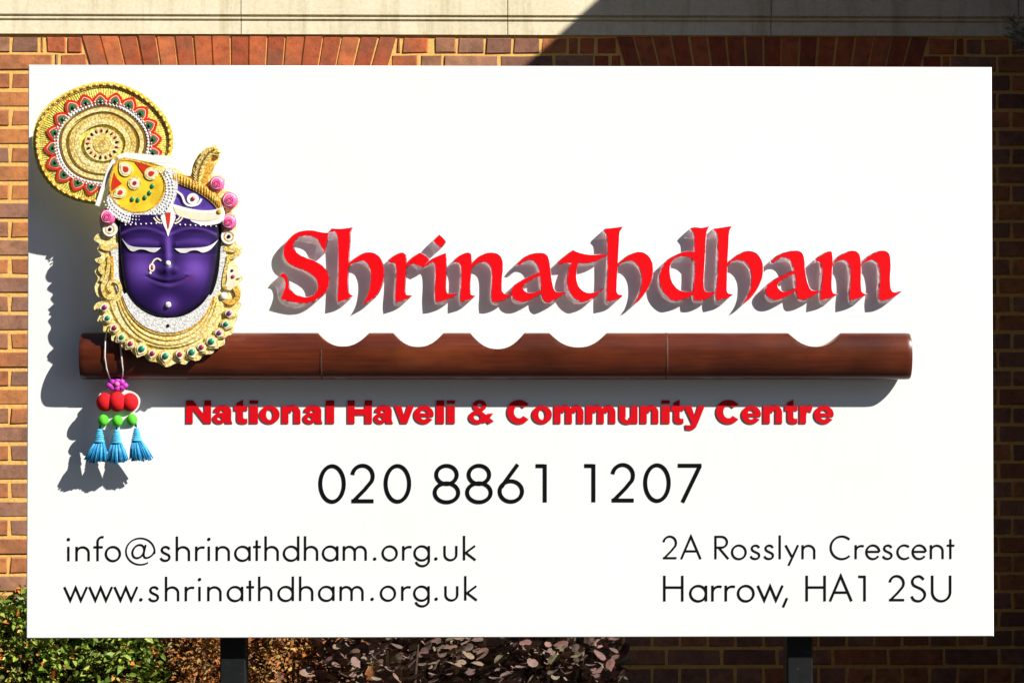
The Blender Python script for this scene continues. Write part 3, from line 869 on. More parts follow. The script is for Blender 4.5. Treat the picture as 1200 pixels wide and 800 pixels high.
# ---- printed text, thin geometric sans
def thin(ch, x, b, s, w, cap):
    """x = centre line of the left stem / left of bowl, b = baseline, s = x-height, cap = capital height, all in pixels"""
    T = lambda pts: [(x + p[0] * s, b - p[1] * s) for p in pts]
    K = lambda pts: [(x + p[0] * cap, b - p[1] * cap) for p in pts]
    E = lambda cx, cy, rx, ry, a0=0, a1=360, n=36: ellipse(x + cx * s, b - cy * s, rx * s, ry * s, a0, a1, n)
    EK = lambda cx, cy, rx, ry, a0=0, a1=360, n=40: ellipse(x + cx * cap, b - cy * cap, rx * cap, ry * cap, a0, a1, n)
    rb = lambda p, closed=False: ribbon(p, w, closed)
    dot = lambda cx, cy: [ellipse(x + cx * s, b - cy * s, .115 * s, .115 * s, 0, 360, 16)]
    asc = 1.70
    if ch == 'i': return rb(T([(0, 0), (0, 1)])) + dot(0, 1.5)
    if ch == 'l': return rb(T([(0, 0), (0, asc)]))
    if ch == '.': return dot(0, .10)
    if ch == ',': return rb(T([(0, .2), (-.25, -.38)]))
    if ch in 'nh':
        return rb(T([(0, 0), (0, 1 if ch == 'n' else asc)])) + rb(E(.42, .57, .42, .39, 180, 0, 18) + T([(.84, .5), (.84, 0)]))
    if ch == 'm':
        return rb(T([(0, 0), (0, 1)])) + rb(E(.38, .58, .38, .38, 180, 0, 16) + T([(.76, 0)])) + rb(E(1.14, .58, .38, .38, 180, 0, 16) + T([(1.52, 0)]))
    if ch == 'r': return rb(T([(0, 0), (0, 1)])) + rb(E(.42, .55, .42, .39, 180, 68, 12))
    if ch in 'adg':
        o = rb(E(.5, .49, .5, .49), True)
        if ch == 'a': return o + rb(T([(1.0, 0), (1.0, 1.0)]))
        if ch == 'd': return o + rb(T([(1.0, 0), (1.0, asc)]))
        return o + rb(T([(1.0, 1.0), (1.0, .3)]) + E(.54, -.0, .46, .40, 0, -165, 18))
    if ch == 'o': return rb(E(.48, .49, .49, .49), True)
    if ch == 't': return rb(T([(0, 0), (0, 1.42)])) + rb(T([(-.25, .96), (.28, .96)]))
    if ch == 'f': return rb(T([(0, 0), (0, 1.35)]) + E(.33, 1.32, .33, .35, 180, 75, 10)) + rb(T([(-.28, .96), (.36, .96)]))
    if ch == 'u': return rb(T([(0, 1), (0, .42)]) + E(.41, .40, .41, .39, 180, 360, 18) + T([(.82, 1)]))
    if ch == 'k': return rb(T([(0, 0), (0, asc)])) + rb(T([(.76, 1.0), (.12, .52), (.80, 0)]))
    if ch == 's': return rb(curve(T([(.64, .80), (.52, .94), (.34, .97), (.17, .90), (.11, .74), (.19, .60), (.38, .50), (.58, .39), (.64, .23), (.55, .07), (.34, .01), (.13, .07), (.02, .21)])))
    if ch == 'w': return rb(T([(0, 1), (.42, .06), (.79, .95), (1.16, .06), (1.58, 1)]))
    if ch == 'y': return rb(T([(0, 1), (.45, .16)])) + rb(T([(.90, 1), (.22, -.46)]))
    if ch == 'e': return rb(T([(.04, .52), (.92, .52)])) + rb(E(.47, .49, .47, .49, 4, 325, 30))
    if ch == 'c': return rb(E(.49, .49, .49, .49, 48, 312, 28))
    if ch == '@':
        o = ribbon(E(1.0, .64, 1.0, .92, -48, 0, 8)[:0] + [(x + s * (1.0 + 1.02 * math.cos(t)), b - s * (.62 + .93 * math.sin(t))) for t in [math.radians(-95 + k * 7) for k in range(0, 0)]] +
                   [(x + s * (1.0 + 1.0 * math.cos(math.radians(a))), b - s * (.66 + .92 * math.sin(math.radians(a)))) for a in range(-10, 308, 6)], w * .68)
        o += ribbon([(x + s * (.86 + .40 * math.cos(math.radians(a)) + .10 * math.sin(math.radians(a))), b - s * (.66 + .46 * math.sin(math.radians(a)))) for a in range(0, 360, 10)], w * .85, True)
        o += ribbon(curve(T([(1.38, 1.12), (1.30, .8), (1.24, .45), (1.30, .25), (1.48, .22), (1.72, .32), (1.90, .50), (1.985, .66)])), w * .8)
        return o
    # capitals and digits, unit = capital height
    if ch == 'A': return rb(K([(.02, 0), (.44, .985), (.86, 0)])) + rb(K([(.17, .34), (.71, .34)]))
    if ch == 'R': return rb(K([(0, 0), (0, .97), (.25, .97)]) + EK(.25, .735, .25, .235, 90, -90, 14) + K([(0, .50)])) + rb(K([(.14, .50), (.56, 0)]))
    if ch == 'C': return rb(EK(.50, .49, .48, .49, 46, 314, 30))
    if ch == 'H': return rb(K([(0, 0), (0, 1)])) + rb(K([(.70, 0), (.70, 1)])) + rb(K([(0, .54), (.70, .54)]))
    if ch == 'U': return rb(K([(0, 1), (0, .36)]) + EK(.35, .36, .35, .36, 180, 360, 20) + K([(.70, 1)]))
    if ch == 'S': return rb(curve(K([(.50, .84), (.38, .95), (.26, .97), (.11, .90), (.05, .76), (.11, .62), (.26, .54), (.42, .46), (.53, .33), (.53, .18), (.42, .04), (.27, 0), (.11, .05), (.02, .19)])))
    if ch == '1': return rb(K([(-.24, .955), (-.02, .955)])) + rb(K([(0, 0), (0, 1)]))
    if ch == '2': return rb(EK(.30, .70, .27, .28, 172, -30, 18) + K([(.36, .35), (.06, .045)])) + rb(K([(.01, .045), (.59, .045)]))
    if ch == '0': return rb(EK(.33, .50, .31, .47), True)
    if ch == '8': return rb(EK(.31, .73, .27, .24), True) + rb(EK(.31, .26, .31, .25), True)
    if ch == '6': return rb(EK(.32, .29, .295, .27), True) + rb(K([(.50, 1.0), (.18, .56), (.07, .40)]))
    if ch == '7': return rb(K([(0, .955), (.62, .955)])) + rb(K([(.585, .955), (.12, -.01)]))
    return []
def printed(items, b, s, w, cap, slope=0.0):
    row = bpy.data.objects.new('printed_line', None); COL.objects.link(row); adopt(row, sign)
    for ch, x in items:
        extrude('character', thin(ch, x, b + slope * (x - items[0][1]), s, w, cap), -0.0012, -0.0003, M['ink'], row)
    return row
L1 = [('i',80.3),('n',89.9),('f',114.5),('o',124.4),('@',147.8),('s',188),('h',207.5),('r',230.2),('i',244.9),('n',254.2),('a',275.9),('t',301.1),('h',311.5),('d',332.9),('h',357.7),('a',378.7),('m',403.2),('.',439.3),('o',448.8),('r',472.8),('g',486),('.',511),('u',521.2),('k',544)]
L2 = [('w',75.5),('w',104.9),('w',134.4),('.',165.2),('s',174.5),('h',194.8),('r',218),('i',234),('n',244.4),('a',267.2),('t',293.2),('h',304),('d',326.6),('h',352),('a',374.2),('m',399.5),('.',436.3),('o',446.8),('r',471.7),('g',485.7),('.',511.3),('u',522.3),('k',545.5)]
o = printed(L1, 656.9, 16.8, 2.5, 28, -0.0022); o['label'] = 'black text info@shrinathdham.org.uk'
o = printed(L2, 704.0, 16.8, 2.5, 28, -0.0022); o['label'] = 'black text www.shrinathdham.org.uk'
R1 = [('2',777.0),('A',798.0),('R',838.7),('o',858.3),('s',879.5),('s',895.6),('l',914),('y',920.8),('n',940.8),('C',973.2),('r',1003),('e',1015.5),('s',1034.6),('c',1052),('e',1069.8),('n',1091.2),('t',1114)]
R2 = [('H',778.8),('a',809.2),('r',835.2),('r',850.8),('o',865.4),('w',888.2),(',',922.5),('H',945.6),('A',972.3),('1',1013.4),('2',1042),('S',1067.8),('U',1092.7)]
o = printed(R1, 654.6, 16.3, 2.35, 27, -0.0006); o['label'] = 'black text 2A Rosslyn Crescent'
o = printed(R2, 704.0, 18.4, 2.7, 30, -0.0006); o['label'] = 'black text Harrow, HA1 2SU'
PH = [('0',374.6),('2',411.6),('0',451.2),('8',509.6),('8',547.6),('6',584.6),('1',638.6),('1',695.6),('2',716.6),('0',755.4),('7',794.6)]
o = printed(PH, 588.9, 30, 4.5, 44.5, -0.0028); o['label'] = 'large black telephone number 020 8861 1207'

#@FLUTE
# ================================================================== bamboo flute
fl = thing('bamboo_flute', 'long dark brown bamboo flute with notched holes mounted across the white sign', 'flute', tuple(W(581, 416, -0.03)))
YB, YC_, DF = -0.003, -0.045, 0.042     # back plane, centre line of the rounded front, depth of the bulge
zt, zb = W(600, 390, YC_).z, W(600, 444.5, YC_).z
zc, Rz = (zt + zb) / 2, (zt - zb) / 2
xl, xr = W(95.5, 416, YC_).x, W(1066, 416, YC_).x
notch = []
for a, b, dp in ((372.7, 433, 406.0), (461, 520, 406.5), (551, 614.5, 409), (643.5, 711, 407), (923, 985, 406.3)):
    notch.append((W(a, 390, YC_).x, W(b, 390, YC_).x, zt - W(600, dp, YC_).z))
def ztop(x):
    for a, b, dp in notch:
        if a < x < b:
            u = abs((x - a) / (b - a) * 2 - 1)
            return zt - dp * (1 - u ** 2.3) ** 1.05
    return zt + 0.01
xs = set(np.linspace(xl, xr, 150).tolist())
for a, b, dp in notch:
    for k in range(25):
        xs.add(a + (b - a) * (0.5 - 0.5 * math.cos(PI * k / 24)))
xs = sorted(xs)
NA = 22
def section(x, sc=1.0, extra=0.0):
    bow = 0.0022 * math.sin((x - xl) / (xr - xl) * 9.0)
    pts = []
    zt_x = ztop(x)
    for k in range(NA + 1):
        th = -PI / 2 + PI * k / NA
        z = zc + (Rz * sc + extra) * math.sin(th)
        y = YC_ - (DF * sc + extra) * math.cos(th)
        pts.append((x, y, min(z, zt_x)))
    for k in range(1, NA):
        th = PI / 2 + PI * k / NA
        pts.append((x, YC_ - (DF * sc + extra) * math.cos(th), min(zc + (Rz * sc + extra) * math.sin(th), zt_x)))
    return pts
ends = [(xl, 0.955), (xl + 0.003, 0.99)] ; ende = [(xr - 0.003, 0.99), (xr, 0.955)]
rings = [section(x, s_) for x, s_ in ends] + [section(x) for x in xs if xl + 0.008 < x < xr - 0.008] + [section(x, s_) for x, s_ in ende]
n = 2 * NA
v = [p for r in rings for p in r]
f = [(i * n + j, i * n + (j + 1) % n, (i + 1) * n + (j + 1) % n, (i + 1) * n + j) for i in range(len(rings) - 1) for j in range(n)]
f += [tuple(range(n)), tuple((len(rings) - 1) * n + j for j in range(n - 1, -1, -1))]
body = mesh('body', v, f, M['bamboo'])
me = body.data
me.materials.append(M['bamboo_cut'])
for p in me.polygons:
    c_ = p.center
    if any(a < c_.x < b for a, b, _ in notch) and abs(p.normal.y) < 0.12 and c_.z > zc and p.normal.z > 0.05:
        p.material_index = 1
me.shade_smooth()
me.set_sharp_from_angle(angle=math.radians(35))
adopt(body, fl)
for px in (376, 782):
    x = W(px, 420, YC_ - DF).x
    rr = []
    for dx, ex in ((-.0035, -.001), (-.002, .0009), (0.0, .0002), (.002, .0009), (.0035, -.001)):
        rr.append([(x + dx, YC_ - (DF + ex) * math.cos(t), zc + (Rz + ex) * math.sin(t)) for t in [(-PI / 2 + PI * k / 20) * (0.99 if px == 782 else 0.55) - (0 if px == 782 else 0.6) for k in range(21)]])
    v = [p for r in rr for p in r]
    f = [(i * 21 + j, i * 21 + j + 1, (i + 1) * 21 + j + 1, (i + 1) * 21 + j) for i in range(4) for j in range(20)]
    adopt(mesh('joint_ring', v, f, M['bamboo_node'], smooth=True), fl)
for px in (160, 420, 780, 1010):
    p = W(px, 418, 0)
    adopt(MB().tube([(p.x, 0.0, p.z), (p.x, YB + 0.002, p.z)], 0.012, 10).build('spacer', M['spacer']), fl)

#@HEAD
# ================================================================== deity head ornament
YH = -0.104                       # face of its backing plate
head = thing('deity_head_ornament', 'violet painted deity face with closed eyes, jewelled turban and gold collar', 'ornament', tuple(W(195, 420, YH)))
def part(name, pcs, depth, mat, parent=head, th=0.002, label=None, side=None):
    """flat relief piece: front at YH - depth, thickness th backwards"""
    o = extrude(name, pcs, YH - depth, YH - depth + th, mat, parent, side=side)
    if label: o['label'] = label
    return o
def sub(o, parent):
    """sub-part below a part of a translated root: everything is stored in world coordinates"""
    o.parent = parent
    o.matrix_parent_inverse = Matrix.Identity(4)
    return o
def R5(pts, ox, oy, k): return [(ox + p[0] / k, oy + p[1] / k) + tuple(p[2:]) for p in pts]
out = [(133,196),(139,186),(150,186),(175,190),(192,195),(205,197),(214,203),(223,206),(226,194),(232,182),(241,174),(251,172),(258,177),(257,187),(251,196),(250,205),(257,205),(264,211),(263,222),(271,225),(279,231),(279,242),(272,246),(277,255),(277,266),(278,276),(277,285),(284,291),(281,299),(273,305),(279,313),(279,319),(285,326),(280,331),(283,342),(278,350),(283,356),(280,363),(278,374),(274,380),(274,390),(264,395),(262,404),(252,408),(249,414),(238,416),(233,422),(222,422),(217,427),(207,425),(195,430),(183,424),(174,423),(168,416),(158,416),(153,410),(144,408),(140,401),(131,399),(130,391),(121,388),(121,380),(114,376),(117,368),(110,362),(113,355),(120,352),(113,345),(111,335),(115,326),(111,318),(116,311),(111,304),(119,300),(114,292),(117,286),(110,281),(113,275),(119,271),(117,264),(117,250),(122,245),(128,242),(127,228),(130,210)]
plate = part('backing_plate', [smooth_poly(out, 3)], 0.0, M['gold_pale'], th=0.012, side=M['orn_white'])
# side panels with pearls next to the face
part('pearl_border', [smooth_poly([(128,286),(139,288),(141,305),(143,330),(148,344),(140,346),(134,330),(131,310),(130,296)], 3)], 0.004, M['pearl'], th=.004)
part('pearl_border', [smooth_poly([(256,292),(266,287),(264,300),(262,320),(259,338),(250,348),(246,343),(252,326),(254,306)], 3)], 0.004, M['pearl'], th=.004)
# black hair band around the face
part('hair', [smooth_poly([(136,256),(150,262),(197,262),(245,262),(258,256),(259,272),(258,300),(255,325),(248,345),(236,360),(216,370),(197,373),(176,370),(158,360),(146,345),(140,325),(139,300),(138,275)], 3)], 0.0047, M['black'], th=.004)
# face relief
fo_y = [252, 262, 280, 300, 320, 335, 345, 355, 363, 368, 371]
fo_l = [141, 140, 140.5, 141.5, 143.5, 146, 149.5, 157, 168, 179, 192]
fo_r = [256, 257, 256.5, 254.5, 251.5, 248, 244.5, 236, 225, 215, 202]
def gs(x, y, cx, cy, sx, sy): return math.exp(-((x - cx) / sx) ** 2 - ((y - cy) / sy) ** 2)
def face_h(x, y):
    l, r = np.interp(y, fo_y, fo_l), np.interp(y, fo_y, fo_r)
    u = 2 * (x - l) / (r - l) - 1
    v_ = max(0.0, (y - 330) / 42)
    h = 13 * max(0.0, 1 - abs(u) ** 2.6) ** 0.5 * max(0.0, 1 - v_ ** 2.2) ** 0.5
    h += 6.5 * gs(x, y, 197, 300, 4.6, 22) + 5.0 * gs(x, y, 197, 316, 6.5, 5.5)         # nose
    h += 2.6 * gs(x, y, 188.5, 316, 4, 4) + 2.6 * gs(x, y, 205.5, 316, 4, 4)
    for sx in (-1, 1):
        ex = 197 + sx * 30
        h += 3.2 * gs(x, y, ex, 281, 20, 7.5) - 2.2 * gs(x, y, ex, 297, 20, 3.0)           # lids
        h += 2.0 * gs(x, y, ex, 266, 24, 4) - 1.0 * gs(x, y, ex, 272.5, 22, 2)              # brows
        h += 2.5 * gs(x, y, 197 + sx * 29, 318, 15, 13)                                     # cheeks
    for t in range(-5, 6):
        mx = 197 + t * 4.4; my = 331.0 - 0.27 * t * t + (0.6 if t == 0 else 0)
        h += 1.3 * gs(x, y, mx, my - 2.8, 4.0, 1.7) + 1.9 * gs(x, y, mx, my + 4.0, 4.0, 2.6) * max(0, 1 - (abs(t) / 4.2) ** 2) - 2.0 * gs(x, y, mx, my + .3, 4.0, 1.0)
    h += 2.6 * gs(x, y, 197, 356, 11, 8)
    return h * 0.0011
NXF, NYF = 120, 122
v, f, colr = [], [], []
def mixc(a, b, t): 
    t = max(0, min(1, t)); return tuple(p + (q_ - p) * t for p, q_ in zip(a, b))
for j in range(NYF + 1):
    y = 252 + (371 - 252) * j / NYF
    l, r = np.interp(y, fo_y, fo_l), np.interp(y, fo_y, fo_r)
    for i in range(NXF + 1):
        u = i / NXF
        x = l + (r - l) * u
        p = W(x, y, YH - 0.006)
        v.append((p.x, YH - 0.006 - face_h(x, y), p.z))
        navy, vio, lil = (0.010, 0.004, 0.042), (0.052, 0.018, 0.175), (0.16, 0.070, 0.40)
        k = gs(x, y, 166, 316, 20, 20) + gs(x, y, 228, 316, 20, 20) + .9 * gs(x, y, 197, 357, 13, 10)
        k2 = gs(x, y, 197, 290, 4.5, 30) + .7 * gs(x, y, 166, 283, 20, 5) + .7 * gs(x, y, 228, 283, 20, 5) + .5 * gs(x, y, 197, 265, 22, 7)
        c_ = mixc(navy, vio, 0.22 + 0.9 * k + .9 * k2)
        c_ = mixc(c_, lil, 0.9 * max(k, .8 * k2) ** 2)
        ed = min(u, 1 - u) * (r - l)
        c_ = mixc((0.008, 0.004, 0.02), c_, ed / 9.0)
        c_ = mixc(c_, (0.10, 0.012, 0.10), .45 * gs(x, y, 225, 327, 6, 5))
        for sx in (-1, 1):       # painted lash and brow lines
            ex = 197 + sx * 30
            dd = abs(y - (273.5 + ((x - ex) / 24) ** 2 * 3.5))
            if abs(x - ex) < 22: c_ = mixc((0.006, 0.003, 0.03), c_, .55 + dd / 2.5)
            dd = abs(y - (262.5 + ((x - ex) / 26) ** 2 * 7.5))
            if abs(x - ex) < 25: c_ = mixc((0.006, 0.003, 0.03), c_, .3 + dd / 2.0)
            dd = abs(y - (294.6 - ((x - ex) / 24) ** 2 * 6.0))
            if abs(x - ex) < 24: c_ = mixc((0.006, 0.003, 0.03), c_, dd / 3.0)
            dd = abs(y - (267.5 + ((x - ex) / 26) ** 2 * 7.0))      # lighter brow ridge
            if abs(x - ex) < 27: c_ = mixc(c_, (0.13, 0.06, 0.34), .75 * max(0, 1 - dd / 2.4))
            dd = abs(y - (283.5 + ((x - ex) / 24) ** 2 * 3.0))      # lighter upper lid
            if abs(x - ex) < 20: c_ = mixc(c_, (0.10, 0.045, 0.29), .6 * max(0, 1 - dd / 4.0))
        t = (x - 197) / 4.4
        if abs(t) < 5.4:
            lip = 331.3 - .27 * t * t
            c_ = mixc(c_, (0.11, 0.045, 0.27), .7 * gs(x, y, 197, lip + 4.2, 13, 2.2))
            dd = abs(y - lip)
            c_ = mixc((0.006, 0.003, 0.03), c_, .1 + dd / 1.6)
            dd = abs(y - (lip - 4.3 + (1.2 if abs(t) < .5 else 0)))
            if abs(t) < 4.4: c_ = mixc((0.010, 0.004, 0.045), c_, .45 + dd / 1.6)
            dd = abs(y - (339.5 - .62 * t * t))
            if abs(t) < 2.6: c_ = mixc((0.010, 0.004, 0.045), c_, .45 + dd / 2.0)
        for nx_ in (190, 204): c_ = mixc(c_, (0.006, 0.003, 0.03), .9 * gs(x, y, nx_, 320.5, 3.2, 1.8))
        colr.append(c_)
f = [(j * (NXF + 1) + i, j * (NXF + 1) + i + 1, (j + 1) * (NXF + 1) + i + 1, (j + 1) * (NXF + 1) + i) for j in range(NYF) for i in range(NXF)]
face = mesh('face', v, f, M['face'], smooth=True)
ca = face.data.color_attributes.new('paint', 'FLOAT_COLOR', 'POINT')
for i, c_ in enumerate(colr): ca.data[i].color = (*c_, 1)
adopt(face, head); face['label'] = 'deep violet face with small smile'
def onface(name, poly, mat, lift=0.0012, parent=face):
    """thin piece laid on the face relief"""
    P, T = union(poly)
    v = []
    for x, y in P:
        yy = YH - 0.006 - face_h(min(max(x, np.interp(y, fo_y, fo_l) + .5), np.interp(y, fo_y, fo_r) - .5), y) - lift
        p = W(x, y, yy); v.append((p.x, yy, p.z))
    n = len(v); B = boundary(T)
    v += [(a[0], a[1] + .003, a[2]) for a in v]
    o = mesh(name, v, [tuple(t) for t in T] + [(a, a + n, b + n, b) for a, b in B], mat)
    return sub(o, parent)
def refine(poly, step=2.5):
    out_ = []
    for i in range(len(poly)):
        a, b = Vector(poly[i][:2]), Vector(poly[(i + 1) % len(poly)][:2])
        k = max(1, int((b - a).length / step))
        out_ += [tuple(a + (b - a) * t / k) for t in range(k)]
    return out_
eyeL = [(142.6,279.6,C),(149.5,286.4),(158,289.3),(172,290.2),(188.5,290.4,C),(182,295.4),(176,295.0),(170,292.6),(163,292.2),(156,294.6),(150,291)]
eyeR = [(255.8,281.0,C),(247.5,287),(238,289.6),(222,290.8),(204.6,291.2,C),(211,295.8),(218,296.2),(224,293.6),(231,293.4),(238,296.0),(247,292)]
onface('eye', [refine(smooth_poly(eyeL, 3))], M['orn_white'], .0022)
onface('eye', [refine(smooth_poly(eyeR, 3))], M['orn_white'], .0022)
onface('tilak', [smooth_poly([(189,252),(205,252),(203,262),(199,271),(197,277),(195,271),(191,262)], 3)], M['orn_white'], .002)
onface('tilak_mark', [smooth_poly([(194,249,C),(200,249,C),(199,260),(197.4,267.5),(195.6,260)], 3)], M['red_enamel'], .0034)
for sx in (-1, 1):
    onface('brow_mark', ribbon(curve([(197 + sx * 8, 262), (197 + sx * 13, 259.5), (197 + sx * 17, 255)]), 1.6), M['cream'], .002)
    onface('brow_mark', ribbon(curve([(197 + sx * 9, 258.5), (197 + sx * 12, 256.5), (197 + sx * 14, 253)]), 1.4), M['cream'], .002)
def jewel(name, px, py, r, depth, mat, parent, flat=0.55, oval=1.0):
    p = W(px, py, YH - depth)
    o = MB().ball((p.x, YH - depth, p.z), (r * S, r * S * flat, r * S * oval), 12, 7).build(name, mat, None, True)
    return sub(o, parent)
def fdep(x, y): return 0.006 + face_h(x, y)
jewel('nose_pearl', 197, 308.5, 3.1, fdep(197, 308.5), M['orn_white'], face)
onface('nose_ring', ribbon(ellipse(178, 313.5, 2.6, 4.0, 0, 360, 16), 1.7, True) + ribbon(curve([(178, 309), (181, 304.5), (185, 303), (189, 305.5)]), 1.7), M['cream'], .0025)
jewel('nose_gem', 178, 313.5, 2.0, fdep(178, 313.5) + .001, M['pink_dark'], face)
jewel('nose_drop', 176, 320, 1.5, fdep(176, 320) + .001, M['orn_white'], face)
jewel('chin_pearl', 197, 357, 3.6, fdep(197, 357), M['pearl'], face)
# pearl dots along the brow line
mb = MB()
for x in list(range(147, 192, 6)) + list(range(205, 254, 6)):
    t = abs(x - 197) / 55
    y = 262.5 - 1.0 * math.cos(t * 3) + (1.5 if x > 205 else 0)
    p = W(x, y, YH - fdep(x, y)); mb.ball((p.x, YH - fdep(x, y) - .001, p.z), .0026, 6, 4)
o = sub(mb.build('pearl_row', M['orn_white'], None, True), face); o['kind'] = 'stuff'
# chin crescent
cres_o = [(143.5,346),(150,362),(162,377),(178,386.5),(197,390),(216,386.5),(232,377),(243,363),(249,347)]
cres_i = [(245,345),(236,357),(222,367),(209,371.5),(197,372.5),(184,371.5),(170,366),(157,356),(148,343)]
cres = part('chin_crescent', [smooth_poly([cres_o[0] + (C,)] + cres_o[1:-1] + [cres_o[-1] + (C,)] + [cres_i[0] + (C,)] + cres_i[1:-1] + [cres_i[-1] + (C,)], 4)], 0.009, M['pearl'], th=.008, label='white pearl crescent under the chin')
jewel('dot', 197, 381.5, 2.0, 0.0095, M['black'], cres)
part('crescent_trim', ribbon(curve([(p[0], p[1] + 1.4) for p in cres_o]), 2.6), 0.0075, M['gold_orange'], th=.006)
# gold collar
collar = part('collar', [smooth_poly([(128,350,C),(134,368),(146,386),(162,398),(180,405),(197,407),(214,405),(232,398),(248,385),(259,368),(263,350,C),(252,347,C),(245,363),(234,377),(217,387),(197,391),(177,387),(160,377),(149,363),(142,347,C)], 4)], 0.005, M['gold_pale'], th=.005, label='broad pale gold collar')
for k, rr in enumerate((1.0, 1.055, 1.11)):
    mbv = ribbon(curve([(197 + (p[0] - 197) * rr, 330 + (p[1] + 2.5 - 330) * (rr + .035 * k)) for p in cres_o]), 1.5)
    sub(part('collar_rope', mbv, 0.0072, M['gold'], None, th=.003), collar)
gems = [(122.5,360,'violet_gem'),(126,372.5,'green_enamel'),(134,384,'ruby'),(142.6,395,'green_enamel'),(152.8,402.5,'ruby'),(166,408.6,'green_enamel'),(178.5,414,'ruby'),(194,417,'green_enamel'),(210.8,415,'ruby'),(224.8,412.4,'green_enamel'),(236,406.8,'ruby'),(247.6,400,'green_enamel'),(256.8,390,'violet_gem'),(264.7,379.7,'green_enamel'),(268.5,367,'violet_gem')]
for i, (gx, gy, gm) in enumerate(gems):
    dirx, diry = gx - 197, gy - 350
    L_ = math.hypot(dirx, diry); dirx /= L_; diry /= L_
    big_ = 1.25 if i in (7, 11, 9, 5) else 1.0
    # setting: pointed drop
    def drop(r0, tip):
        pts = []
        for a in range(0, 360, 30):
            ca_, sa = math.cos(math.radians(a)), math.sin(math.radians(a))
            rr = r0 * (1 + (tip if a == 0 else 0))
            pts.append((gx + (ca_ * dirx - sa * diry) * rr, gy + (ca_ * diry + sa * dirx) * rr))
        return smooth_poly(pts, 2)
    st_ = part('gem_setting', [drop(6.4 * big_, .45)], 0.006, M['gold'], th=.006)
    sub(part('setting_rim', [drop(4.6 * big_, .3)], 0.0085, M['cream'], None, th=.003), st_)
    jewel('gem', gx, gy, 2.9 * big_, 0.0088, M[gm], st_)
# scrollwork beside the face
_sc = [0]
def scroll(name, pts, w, depth, mat, th=.005):
    _sc[0] += 1
    return part(name, ribbon(curve(pts), w), depth + .0004 + .00023 * _sc[0], mat, th=th)
scroll('scroll', [(118,288),(126,291),(133,289),(139,287)], 6, .004, M['gold'])
scroll('scroll', [(116,305),(121,309),(118,316),(123,322),(119,330)], 6, .004, M['gold'])
scroll('scroll', [(128,300),(127,314),(124,326),(120,336),(124,347),(134,349),(141,342),(139,332),(131,329),(127,336),(131,342)], 4, .0055, M['gold'])
scroll('scroll', [(131,300),(132,318),(131,328)], 3.2, .0055, M['gold_orange'])
scroll('scroll', [(262,291),(271,293),(279,294),(274,300),(266,302)], 5, .004, M['gold'])
scroll('scroll', [(268,304),(264,318),(262,334),(266,338)], 3.6, .005, M['gold'])
scroll('scroll', [(275,336),(279,346),(273,354),(264,352),(260,345)], 6, .0045, M['gold_orange'])
# peacock pendant on the right
bird = part('bird_pendant', [smooth_poly([(266,317),(271,311.5),(276,314),(277,319),(281.5,325.5,C),(276,327),(276,334),(270,340),(264,337),(266,328)], 3)], 0.006, M['cream'], th=.006)
jewel('eye_bead', 272, 317, 1.6, .0065, M['black'], bird)
jewel('breast_gem', 273, 324, 2.2, .0065, M['pink_dark'], bird)
jewel('pearl_drop', 262, 347, 4.6, .006, M['orn_white'], bird)
# turban medallion
dome_pts = [(138,188),(150,187),(168,191),(184,198),(192,208),(193,222),(186,237),(172,247),(155,248),(140,241),(131,230),(129,214),(132,199)]
band = part('turban_band', [smooth_poly([(196,196),(206,202),(208,218),(204,236),(195,250),(180,259),(163,263),(146,261),(134,254),(127,244),(126,230),(133,228),(140,240),(156,248),(172,246),(186,236),(193,222),(193,206)], 3)], 0.016, M['pearl'], th=.014, label='white pearl band of the turban')
med = part('turban_medallion', [smooth_poly(dome_pts, 3)], 0.015, M['yellow'], th=.013, label='yellow turban crown with red paisley drops')
sub(part('red_inlay', [smooth_poly([(158,190,C),(183,198,C),(174,199),(169,205,C),(164,198)], 3), smooth_poly([(131,214,C),(134,202,C),(137,209),(143,215,C),(136,220),(131,224,C)], 3)], 0.0165, M['red_enamel'], None, th=.003), med)
def paisley(cx, cy, ang, r):
    ca_, sa = math.cos(ang), math.sin(ang)
    def pt(sc):
        base = [(-.9, 0), (-.6, .62), (0, .85), (.6, .62), (1.25, 0, C), (.6, -.62), (0, -.85), (-.6, -.62)]
        return smooth_poly([(cx + (b[0] * ca_ - b[1] * sa) * r * sc, cy + (b[0] * sa + b[1] * ca_) * r * sc) + tuple(b[2:]) for b in base], 3)
    o = sub(part('paisley', [pt(1.0)], .018, M['gold_pale'], None, th=.003), med)
    sub(part('paisley', [pt(.72)], .0188, M['cream'], None, th=.002), med)
    sub(part('paisley', [pt(.40)], .0196, M['red_enamel'], None, th=.002), med)
paisley(147.5, 198.5, -2.3, 9.5); paisley(177, 203.5, -0.35, 9); paisley(141, 225.5, 2.6, 8.0)
for r_, mt, dp in ((8, 'gold', .0172), (5.6, 'cream', .018), (2.4, 'ruby', .019)):
    sub(part('flower_inlay', [ellipse(157.8, 214.5, r_, r_, n=20)], dp, M[mt], None, th=.002), med)
for gx, gy in ((155,233.5),(161.7,234.3),(169.8,231.5),(175.2,226),(178.5,218)):
    jewel('emerald', gx, gy, 2.3, .0158, M['green_enamel'], med, oval=1.3)
sub(part('gold_edge', ribbon(curve(dome_pts + dome_pts[:1]), 2.0), .0168, M['gold_orange'], None, th=.004), med)
mb = MB()
for i in range(34):                                   # beads of the band
    t = i / 33
    for rr in (0.18, 0.5, 0.82):
        a = math.radians(38 - 196 * t)
        cx_, cy_ = 161, 222
        ro = 32 + 12.5 * rr
        x, y = cx_ + math.cos(a) * ro * 1.0, cy_ - math.sin(a) * ro * .93
        p = W(x, y, YH - .0165); mb.ball((p.x, YH - .0165, p.z), .0026, 6, 4)
o = sub(mb.build('beading', M['orn_white'], None, True), band); o['kind'] = 'stuff'
